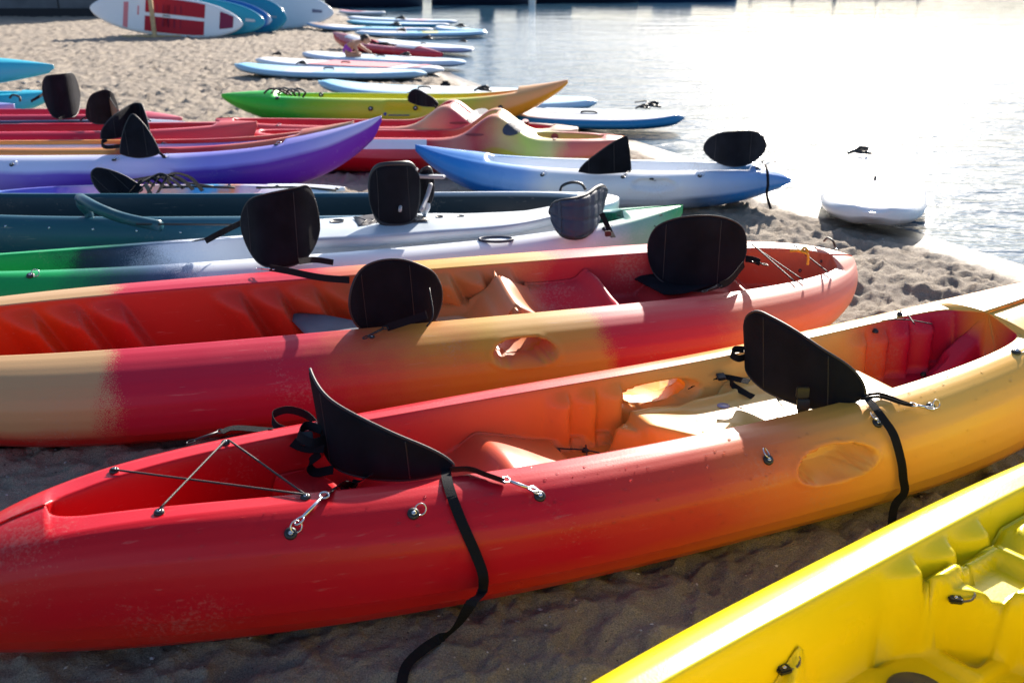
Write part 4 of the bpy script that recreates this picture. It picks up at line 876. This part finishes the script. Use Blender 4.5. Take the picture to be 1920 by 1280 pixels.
# ================================================================== PADDLE BOARDS
def board(tl, tr, W, label, deck, side=(.7, .74, .8), T=.115, rise=.05, rise_r=.02, patches=(), pn=2.6, group=None, rot=None, square=0, name='paddle_board', nx=60):
    tl, tr = Vector(tl), Vector(tr); d = tr-tl; L = d.length; c = (tl+tr)/2; yaw = math.atan2(d.y, d.x)
    root = thing(name, label, 'paddle board', (c.x, c.y, max(0.0, min(tl.z, tr.z)-.10) if rot is None else c.z), (0, 0, yaw) if rot is None else (rot[0], rot[1], yaw+rot[2]), group)
    u = np.sin(np.linspace(-math.pi/2, math.pi/2, nx)); x = u*L/2
    b = W/2*np.maximum(1-np.abs(u)**np.where(u > 0, pn+square, pn), 0)**.62; b = np.maximum(b, .004)
    zr = rise*np.maximum(-u, 0)**3+rise_r*np.maximum(u, 0)**3
    prof = [(0, T), (.35, T), (.65, T*.985), (.84, T*.95), (.93, T*.85), (.99, T*.62), (1, T*.48), (.97, T*.28), (.88, T*.1), (.7, .0), (0, 0)]
    cols = prof+[(-a, z) for a, z in prof[-2:0:-1]]
    V = np.zeros((nx, len(cols), 3)); inn = np.zeros((nx, len(cols)))
    thin = np.clip(b/(W*.2), .35, 1)
    for j, (a, z) in enumerate(cols): V[:, j, 0] = x; V[:, j, 1] = b*a; V[:, j, 2] = T/2+(z-T/2)*thin+zr; inn[:, j] = 1.0 if z > T*.9 else 0.0
    Cn = len(cols); F = gridF(nx, Cn, closed=True); F.append(tuple(range(Cn))[::-1]); F.append(tuple((nx-1)*Cn+k for k in range(Cn)))
    me = bpy.data.meshes.new('board'); me.from_pydata(V.reshape(-1, 3).tolist(), [], F); me.update()
    bm = bmesh.new(); bm.from_mesh(me); bmesh.ops.recalc_face_normals(bm, faces=bm.faces[:]); bm.to_mesh(me); bm.free()
    me.polygons.foreach_set('use_smooth', [True]*len(me.polygons))
    at_ = me.attributes.new('inner', 'FLOAT', 'POINT'); at_.data.foreach_set('value', inn.ravel().astype(np.float32))
    hz = np.repeat(np.array([[z/T for a, z in cols]]), nx, 0); a2 = me.attributes.new('hz', 'FLOAT', 'POINT'); a2.data.foreach_set('value', hz.ravel().astype(np.float32))
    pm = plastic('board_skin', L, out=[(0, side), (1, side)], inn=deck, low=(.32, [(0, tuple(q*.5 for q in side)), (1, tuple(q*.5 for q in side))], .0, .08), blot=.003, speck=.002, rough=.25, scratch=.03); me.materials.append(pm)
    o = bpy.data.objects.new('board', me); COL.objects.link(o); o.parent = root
    Mx = MW[root.name]; MW[o.name] = Mx
    def prt(nm, VV, FF, m):
        return mesh(nm, [Mx @ Vector(v) for v in VV], FF, m, root, smooth=False)
    def topz(xx): q = 2*xx/L; return T+(rise*max(-q, 0)**3+rise_r*max(q, 0)**3)
    def halfb(xx): q = abs(2*xx/L); return W/2*max(1-q**pn, 0)**.62
    for (nm, u0, u1, v0, v1, colr) in patches:
        VV = []; FF = []; n = 10
        for i in range(n+1):
            xx = (u0+(u1-u0)*i/n)*L/2; hb = halfb(xx)
            for v in (v0, v1):
                for zz in (.0, .007): VV.append((xx, v*hb*.93, topz(xx)+zz-.001))
        for i in range(n):
            k = i*4
            FF += [(k+1, k+3, k+7, k+5), (k, k+4, k+6, k+2), (k, k+1, k+5, k+4), (k+2, k+6, k+7, k+3)]
        FF += [(0, 2, 3, 1), (n*4, n*4+1, n*4+3, n*4+2)]
        prt(nm, VV, FF, mat(nm, colr, .75, bump=.4, bscale=90))
    h = Hull(); h.root, h.M, h.L = root, Mx, L; h.topz = topz
    h.bvh = BVHTree.FromPolygons([Mx @ Vector(v) for v in V.reshape(-1, 3).tolist()], [tuple(f) for f in F[:-2]])
    # carry handle
    c0 = [(-.09, 0, topz(0)), (-.07, 0, topz(0)+.022), (.07, 0, topz(0)+.022), (.09, 0, topz(0))]
    tube('carry_handle', [Mx @ Vector(q) for q in c0], .012, M['rubber'], root)
    return h
aq, lb, wh, nv, pk, te = (.10, .45, .66), (.38, .60, .76), (.80, .80, .82), (.01, .13, .28), (.72, .22, .24), (.02, .24, .36)
GB = 'paddle boards lying along the water edge'
def gear(h, px, py, z, s=1.0, parent=None):   # a bundled leash / handle strap lying on a board
    p, n = on(h, px, py, .02, z)
    return tube('leash', [p+Vector(v)*s for v in ((-.11, .02, 0), (-.06, -.02, .03), (0, .03, .05), (.05, -.02, .06), (.08, .03, .03), (.02, .04, .02), (-.04, -.02, .02), (.12, .0, .0))], .017*s, M['rubber'], h.root, sub=4)
b = board(at(440, 119, .2), at(800, 136, .12), 1.00, 'light blue paddle board with two white patches and dark blue edge', [(0, aq), (.3, lb), (.34, wh), (.46, wh), (.465, lb), (.68, lb), (.685, wh), (.8, (.8, .72, .66)), (.805, lb), (1, lb)], side=(.30, .46, .62), group=GB, rise=.10)
gear(b, 565, 120, .12, .8)
b = board(at(480, 103, .19), at(832, 129, .10), 1.00, 'white paddle board with a pink checkered deck beside the crouching person', [(0, wh), (1, wh)], side=(.62, .68, .76), group=GB, patches=(('deck_pad', -.27, .55, -.9, .9, pk), ('deck_pad', .72, .82, -.8, .8, pk)))
gear(b, 520, 103, .15, .8)
b = board(at(568, 93, .18), at(873, 116, .10), 1.00, 'pale blue and white paddle board in front of the red touring kayak', [(0, wh), (.3, (.62, .72, .8)), (.55, lb), (.62, wh), (.7, wh), (.72, lb), (.85, wh), (1, lb)], side=(.50, .58, .74), group=GB)
gear(b, 760, 104, .13, .9)
b = board(at(712, 74, .14), at(884, 92, .10), .95, 'pale lilac paddle board half afloat behind the red touring kayak', [(0, (.6, .7, .8)), (1, (.62, .70, .80))], side=(.48, .54, .74), group=GB)
gear(b, 800, 73, .13, 1.1); gear(b, 868, 79, .13, .8)
b = board(at(665, 60, .12), at(914, 60, .10), 1.00, 'aqua paddle board with a yellow stripe and white nose', [(0, wh), (.38, wh), (.4, (.12, .5, .62)), (.5, (.12, .5, .62)), (.51, (.6, .62, .12)), (.62, (.6, .62, .12)), (.63, aq), (.85, aq), (1, lb)], side=(.42, .60, .78), group=GB)
gear(b, 753, 60, .13, 1.1)
b = board(at(575, 43, .2), at(813, 55, .12), 1.00, 'paddle board with blond nose and blue middle beside the white upright board', [(0, lb), (.1, (.6, .42, .3)), (.28, wh), (.3, wh), (.43, wh), (.45, aq), (.75, aq), (.78, (.7, .3, .3)), (.85, lb), (1, wh)], side=(.38, .52, .74), group=GB, rise=.12)
gear(b, 741, 48, .14, 1.3)
b = board(at(820, 50, .12), at(907, 58, .10), .70, 'light blue paddle board floating farthest out beyond the aqua one', [(0, wh), (.4, lb), (1, aq)], side=(.3, .5, .7), group=GB)
gear(b, 863, 50, .13, 1.2)
b = board(at(650, 38, .14), at(843, 46, .10), .95, 'blue paddle board with dark edge behind the blond-nosed one', [(0, te), (.2, aq), (.6, lb), (1, wh)], side=(.06, .30, .46), group=GB)
b = board(at(652, 30, .15), at(857, 40, .10), .95, 'white paddle board with black leash farther along the row', [(0, wh), (.5, lb), (.75, pk), (.8, lb), (1, wh)], side=(.5, .62, .78), group=GB)
gear(b, 751, 37, .13, 1.4)
b = board(at(636, 20, .12), at(722, 23, .10), .72, 'white paddle board with pink deck at the far end of the row', [(0, pk), (.55, pk), (.6, wh), (1, wh)], side=wh, group=GB)
b = board(at(597, 153, .2), at(1002, 173, .12), 1.00, 'blue and white paddle board just behind the green kayak', [(0, aq), (.2, lb), (.46, lb), (.47, wh), (.6, wh), (.61, lb), (.85, wh), (.9, lb), (1, aq)], side=(.28, .46, .66), group=GB, rise=.12)
box('black_bag', on(b, 835, 160, .05, .12)[0], (.13, .12, .12), M['fabric'], b.root, Matrix.Rotation(.4, 3, 'Z'), .03); gear(b, 905, 173, .12, 1.0)
b = board(at(735, 183, .15), at(1120, 188, .12), 1.00, 'white and pale blue paddle board hidden behind the orange tip', [(0, aq), (.15, lb), (.3, wh), (.55, wh), (.6, lb), (1, aq)], side=(.45, .6, .75), group=GB)
gear(b, 770, 183, .12, .8)
b = board(at(930, 214, .10), at(1284, 212, .16), 0.95, 'blue-edged paddle board with checkered grey deck beached in the shallows', [(0, wh), (.9, (.75, .76, .8)), (1, lb)], side=(.02, .20, .42), group=GB, T=.13, rise_r=.05, patches=(('deck_pad', -.5, .28, -.1, .85, (.30, .38, .46)),))
gear(b, 1222, 200, .15, .9); gear(b, 1205, 203, .15, .7); tube('leash', wpts((1190, 192, .18), (1212, 190, .19), (1214, 200, .17)), .008, M['rope'], b.root)
# red touring kayak in the row
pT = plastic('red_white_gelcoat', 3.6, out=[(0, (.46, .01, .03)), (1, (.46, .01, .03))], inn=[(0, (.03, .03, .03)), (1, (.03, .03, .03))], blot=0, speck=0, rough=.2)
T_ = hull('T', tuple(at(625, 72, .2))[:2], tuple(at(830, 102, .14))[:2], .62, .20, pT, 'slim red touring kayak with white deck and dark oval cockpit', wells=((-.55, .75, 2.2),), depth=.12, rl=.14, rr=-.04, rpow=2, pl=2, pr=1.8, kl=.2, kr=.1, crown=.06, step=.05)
for x0, x1 in ((-1.5, -.62), (.8, 1.45)):
    V = []; F = []
    for i in range(13):
        xx = x0+(x1-x0)*i/12; uu = xx/(T_.L/2); hb = .62/2*max(1-abs(uu)**(2 if uu < 0 else 1.8), 0)**.8*.70*.93; zz = .20+(.14 if uu < 0 else -.04)*abs(uu)**2
        for j in range(7): v = -1+j/3; V.append(T_.M @ Vector((xx, v*hb, zz+.06*(1-(v*.93)**2)+.006)))
    mesh('deck_panel', V, gridF(13, 7), mat('white_gelcoat', (.8, .74, .74), .25), T_.root)
lathe('cockpit_seat', [(.16, 0), (.17, .05), (.1, .1), (.001, .1)], M['fabric'], T_.root, T_.M @ Vector((.0, 0, .14)), (0, 0, 1), 12)

# white board at the right, nose in the water
Sx = board((2.40, 6.50, .10), (3.36, 9.2, .10), .76, 'white paddle board lying by itself on the wet sand at the right', [(0, wh), (1, wh)], side=(.74, .75, .78), T=.13, rise=.08, rise_r=.03, pn=4.2, square=-1.2)
gear(Sx, 1611, 292, .16, .9)
# upright boards on the timber rack
def upright(cx, cy, yaw, L, W, label, deck, side, z, pitch=5, lean=80, patches=(), square=0, T=.12):
    return board((cx-L/2*math.cos(yaw), cy-L/2*math.sin(yaw), z), (cx+L/2*math.cos(yaw), cy+L/2*math.sin(yaw), z), W, label, deck, side=side, rot=(R(lean), R(pitch), 0), patches=patches, group='boards standing on edge in the rack', square=square, T=T)
dr_ = (.42, .006, .02); mr = (.22, .015, .06)
U1 = upright(-8.95, 27.2, .02, 3.9, 1.0, 'white upright board with dark red deck pads, first in the rack', [(0, wh), (1, wh)], (.78, .78, .8), .50, 6, 78,
        patches=(('deck_pad', -.28, .50, -.92, -.10, dr_), ('deck_pad', -.28, .50, .10, .92, dr_), ('stripe', -.56, -.50, -.95, .6, pk), ('stripe', -.38, -.36, -.1, .4, pk), ('nose_pad', .70, .88, -.55, .75, mr), ('deck_pad', -.20, .22, .12, .6, mr), ('deck_pad', -.20, .22, -.6, -.12, mr)))
upright(-8.35, 27.75, .02, 3.6, .95, 'teal upright board with grey fin box behind the red and white one', [(0, te), (1, (.03, .32, .46))], (.03, .30, .44), .48, 5, 78, patches=(('logo_panel', .72, .86, -.1, .15, (.6, .6, .62)),))
upright(-8.3, 28.35, .02, 3.6, .95, 'deep blue upright board with pale tip, third in the rack', [(0, (.01, .10, .36)), (.96, (.02, .16, .48)), (1, wh)], (.01, .12, .40), .50, 5, 78)
upright(-8.2, 29.1, .02, 3.9, 1.05, 'teal upright board with squared tail, fourth in the rack', [(0, te), (1, (.02, .26, .40))], (.02, .22, .36), .53, 5, 78, square=2, patches=(('logo_panel', .74, .86, -.1, .1, (.25, .35, .4)),))
upright(-7.4, 31.2, .02, 4.2, 1.25, 'white upright board with rounded tail at the back of the rack', [(0, (.66, .70, .76)), (1, (.66, .70, .76))], (.66, .70, .76), .60, 5, 78, square=-.6, patches=(('logo_panel', .70, .84, -.12, .12, (.15, .16, .24)),))
rk = thing('board_rack', 'pale timber rack with upright post in front of the boards', 'rack', (-9.35, 26.9, 0))
for x in (-9.18, -7.6): box('post', (x, 26.7 if x < -9 else 31.9, .8), (.10, .07, 1.7), M['wood'], rk.root if hasattr(rk, 'root') else rk)
box('foot_rail', (-9.35, 26.95, .03), (1.5, .08, .05), M['wood'], rk); box('foot_rail', (-9.38, 28.6, .03), (.09, 3.4, .05), M['wood'], rk)

# ================================================================== the crouching person
pr = thing('person', 'crouching person in a purple swimsuit leaning over the boards', 'person', (-3.18, 19.62, 0))
def skin(name, pts, edges, rad, m, parent, root=0, sub=2):
    me = bpy.data.meshes.new(name); me.from_pydata([tuple(p) for p in pts], edges, []); me.update()
    o = bpy.data.objects.new(name, me); COL.objects.link(o); link(o, parent)
    md = o.modifiers.new('skin', 'SKIN'); md.use_smooth_shade = True
    for i, r in enumerate([q*PS for q in rad]): me.skin_vertices[0].data[i].radius = (r, r)
    me.skin_vertices[0].data[root].use_root = True
    s_ = o.modifiers.new('sub', 'SUBSURF'); s_.levels = sub; s_.render_levels = sub
    me.materials.append(m); return o
ox, oy = -3.25, 19.62
PS = .74
def q_(x, y, z): return (ox+.12+x*PS, oy+y*PS, z*PS*.86)
bp_ = [q_(0, 0, .24), q_(.03, 0, .40), q_(.14, 0, .54), q_(.27, 0, .60), q_(.36, 0, .61), q_(.42, -.01, .63),      # pelvis..neck,head base
       q_(.20, -.14, .56), q_(.27, -.17, .36), q_(.33, -.12, .17), q_(.36, -.10, .12),
       q_(.22, .14, .56), q_(.38, .16, .42), q_(.56, .10, .30), q_(.62, .08, .26),
       q_(.02, -.10, .22), q_(.34, -.14, .24), q_(.12, -.13, .07), q_(.22, -.14, .05),
       q_(.02, .10, .22), q_(.34, .14, .24), q_(.12, .13, .07), q_(.22, .14, .05)]
be = [(0, 1), (1, 2), (2, 3), (3, 4), (4, 5), (3, 6), (6, 7), (7, 8), (8, 9), (3, 10), (10, 11), (11, 12), (12, 13), (0, 14), (14, 15), (15, 16), (16, 17), (0, 18), (18, 19), (19, 20), (20, 21)]
br = [.13, .115, .12, .11, .05, .05, .055, .042, .032, .028, .055, .042, .032, .028, .09, .065, .045, .035, .09, .065, .045, .035]
skin('body', bp_, be, br, M['skin'], pr)
def ball(name, c, r, m, parent, n=14):
    bm = bmesh.new(); bmesh.ops.create_uvsphere(bm, u_segments=n, v_segments=n//2+2, radius=1)
    for v in bm.verts: v.co = Vector((v.co.x*r[0], v.co.y*r[1], v.co.z*r[2]))+Vector(c)
    me = bpy.data.meshes.new(name); bm.to_mesh(me); bm.free(); me.materials.append(m); me.polygons.foreach_set('use_smooth', [True]*len(me.polygons))
    o = bpy.data.objects.new(name, me); COL.objects.link(o); link(o, parent); return o
hd = ball('head', q_(.50, -.01, .66), (.08, .066, .085), M['skin'], pr)
ball('hair', q_(.475, -.005, .70), (.088, .074, .078), M['hair'], hd); ball('hair_bun', q_(.40, 0, .74), (.035, .035, .03), M['hair'], hd)
ball('nose', q_(.61, -.01, .63), (.016, .012, .016), M['skin'], hd, 8); ball('ear', q_(.49, -.095, .66), (.02, .01, .028), M['skin'], hd, 8)
for hx, hy, hz in ((.375, -.09, .09), (.65, .075, .245)):
    for k in range(5):
        t0 = Vector(q_(hx, hy-.025+.012*k, hz)); tube('finger', [t0, t0+Vector((.03, 0, -.012)), t0+Vector((.045+.006*(k in (1, 2, 3)), 0, -.035))], lambda t: .0085-.002*t, M['skin'], pr, sub=3, seg=6)
skin('swimsuit', [q_(-.02, 0, .23), q_(.015, 0, .40), q_(.10, 0, .52)], [(0, 1), (1, 2)], [.145, .128, .115], M['swim'], pr, 0)

# ================================================================== far side: wall, pier, moored boats, wooded shore
conc = mat('grey_concrete', (.12, .125, .14), .9, bump=.5, bscale=3, var=.3, vscale=1.2)
wl = thing('concrete_wall', 'grey concrete wall at the far end of the beach, top left corner', 'wall', (-22, 38.6, 0))
for k in range(7): box('panel', (-15.2-3.05*k, 38.9+.02*(k % 2), 1.6), (3.0, .4, 3.0), conc, wl, bev=.02)
box('base_shade', (-24, 38.75, .12), (21.5, .3, .35), mat('painted_base_shade', (.02, .02, .025), .9), wl)  # dark strip: shading along the wall foot, put into the colour
hullm = mat('dark_navy_hull', (.015, .02, .04), .35); whm = mat('white_gel', (.7, .7, .7), .35)
def boat(x, y, L, m, label, lift=0.9, cabin=True):
    t = thing('moored_boat', label, 'boat', (x, y, WZ)); N = 24; V = []
    pf = [(0, -.2), (.5, -.12), (.85, .1), (.97, .45), (1, lift), (.9, lift), (.0, lift-.05)]
    cl = pf+[(-a, z) for a, z in pf[-2:0:-1]]
    for i in range(N):
        u = -1+2*i/(N-1); bb = .95*max(1-abs(u)**3, .02)**.7 if u > 0 else .95*(1-.25*u*u)
        for a, z in cl: V.append((x+u*L/2, y+bb*a, WZ+z+(.25*u*u if z > 0 else 0)))
    F = gridF(N, len(cl), closed=True); F += [tuple(range(len(cl)))[::-1], tuple((N-1)*len(cl)+k for k in range(len(cl)))]
    h = mesh('hull', V, F, m, t)
    if cabin:
        c = box('cabin', (x-.1*L, y, lift+.35), (L*.35, 1.1, .8), whm, t, bev=.1)
        for k in range(3): box('window', (x-.1*L+(k-1)*L*.1, y-.56, lift+.45), (L*.07, .03, .3), M['rubber'], c, bev=.01)
    tube('rub_rail', [(x-L/2, y-.86, lift+.15), (x, y-1.0, lift-.08), (x+L*.35, y-.75, lift+.05), (x+L/2, y-.1, lift+.2)], .04, whm, t)
    return t
boat(-6.6, 50.5, 4.6, hullm, 'dark moored boat with pale underside just beyond the last boards')
boat(2.6, 57.0, 8.5, hullm, 'long dark hulled boat moored at the pier right of the mast')
boat(9.5, 58.5, 6.0, mat('blue_hull', (.02, .05, .14), .3), 'blue hulled boat moored farther right along the pier', .8)
sb = boat(-1.6, 54.0, 5.0, hullm, 'moored sailing boat whose furled dark mast is mirrored in the water', .8, False)
tube('mast', [(-1.3, 54.2, .6), (-1.3, 54.2, 5.4)], lambda t: .42-.16*t, M['fabric'], sb, sub=8)
tube('boom', [(-1.3, 54.2, 1.5), (-3.2, 54.1, 1.55)], .09, M['fabric'], sb)
pier = thing('pier', 'dark timber pier running along the far edge of the water', 'pier', (6, 76, 0))
wdk = mat('dark_timber', (.05, .042, .04), .85, bump=.5, bscale=8, var=.3)
for k in range(44): box('plank', (-14+1.0*k, 76, 1.25), (.96, 2.2, .07), wdk, pier, bev=.01)
box('beam', (7.5, 75, 1.05), (44, .2, .3), wdk, pier)
for k in range(15): tube('pile', [(-13+3*k, 75.0, -1.0), (-13+3*k, 75.0, 1.7 if k % 4 else 2.3)], .16, wdk, pier)
for x, y, hgt, l in ((-6.2, 56, 1.05, 'pale mooring post left of the dark boats'), (.35, 60, 3.6, 'thin pale mooring post right of the mast'), (1.0, 52.5, .9, 'thick pale mooring post beside the dark hull')):
    tag(tube('mooring_post', [(x, y, -1.0), (x, y, hgt)], .07 if hgt > 3 else .18, mat('post_white', (.8, .74, .68), .5)), l, 'post')
# far shore: a low wooded ridge
n = 160; V = []; rows = 14
for i in range(n):
    x = -700+1700*i/(n-1)
    hgt = 34+9*float(fbm(np.array([x/120.]), np.array([0.3]), 7, 4)[0])*2+4*float(fbm(np.array([x/14.]), np.array([2.3]), 9, 3)[0])
    for j in range(rows):
        t = j/(rows-1); V.append((x, 430+170*t+12*math.sin(i*.9+j), -1.5+hgt*math.sin(t*math.pi*.55)**.8+1.6*rnd.random()*(0 < j)))
hl = mesh('far_shore_hills', V, gridF(n, rows), mat('far_woods', (.035, .05, .045), .95, var=.5, vscale=.08), smooth=False); hl['kind'] = 'structure'

# ================================================================== beads of water on the nearest kayak
V = []; F = []
def drop(p, n, r):
    q = n.to_track_quat('Z', 'Y'); o_ = len(V); seg = 8; e1, e2 = 1+.4*rnd.random(), 1
    for rr, z in ((1, -.1), (.92, .22), (.6, .42)):
        for k in range(seg): t = 2*math.pi*k/seg; V.append(p+q @ Vector((math.cos(t)*rr*r*e1, math.sin(t)*rr*r*e2, z*r)))
    V.append(p+q @ Vector((0, 0, .48*r)))
    for i in range(2):
        for k in range(seg): F.append((o_+i*seg+k, o_+i*seg+(k+1) % seg, o_+(i+1)*seg+(k+1) % seg, o_+(i+1)*seg+k))
    for k in range(seg): F.append((o_+2*seg+k, o_+2*seg+(k+1) % seg, o_+3*seg))
for (x0, x1, y0, y1, cnt) in ((880, 1450, 870, 990, 190), (1300, 1900, 690, 860, 220), (300, 900, 930, 1050, 60), (1830, 1915, 575, 640, 26), (680, 1100, 780, 880, 30)):
    for _ in range(cnt):
        px, py = rnd.uniform(x0, x1), rnd.uniform(y0, y1); q = A.bvh.ray_cast(cam.location.copy(), ray(px, py).normalized())
        if q[0] is None: continue
        n_ = q[1] if q[1].dot(ray(px, py)) < 0 else -q[1]
        drop(q[0], n_, .0016+.0035*rnd.random()**3)
wd = mesh('water_droplets', V, F, M['water_drop'], A.root); wd['kind'] = 'stuff'

# ================================================================== shells and pebbles on the shaded sand
V = []; F = []
gv = None
def pebble(x, y, z, r):
    o_ = len(V); a = rnd.random()*6.3; e = .5+.6*rnd.random()
    base = [(1, 0, 0), (.3, .9, .1), (-.8, .6, 0), (-.9, -.5, .1), (.2, -1, 0), (0, 0, .75), (0, 0, -.5)]
    for bx_, by_, bz_ in base:
        xx = bx_*r*(1+.3*rnd.random()); yy = by_*r*e; V.append((x+xx*math.cos(a)-yy*math.sin(a), y+xx*math.sin(a)+yy*math.cos(a), z+bz_*r*.7))
    for k in range(5): F.append((o_+k, o_+(k+1) % 5, o_+5)); F.append((o_+(k+1) % 5, o_+k, o_+6))
pts = []
for _ in range(900):
    px, py = rnd.uniform(0, 1920), rnd.uniform(600, 1290); p = at(px, py, 0); pts.append((p.x, p.y))
for _ in range(500):
    p = at(rnd.uniform(1400, 1920), rnd.uniform(420, 900), 0); pts.append((p.x, p.y))
P_ = np.array(pts); Zp, Dp = sand_z(P_[:, 0], P_[:, 1])
for (x_, y_), z_, d_ in zip(pts, Zp, Dp):
    if d_ > .3: pebble(x_, y_, float(z_)+.001, .0018+.006*rnd.random()**4)
pm_ = mat('pebble', (.42, .38, .36), .7, var=.9, vscale=40)
pb = mesh('pebbles', V, F, pm_, None, smooth=False); pb['kind'] = 'stuff'; pb['label'] = 'scattered shell bits and pebbles on the sand'; pb['category'] = 'pebbles'
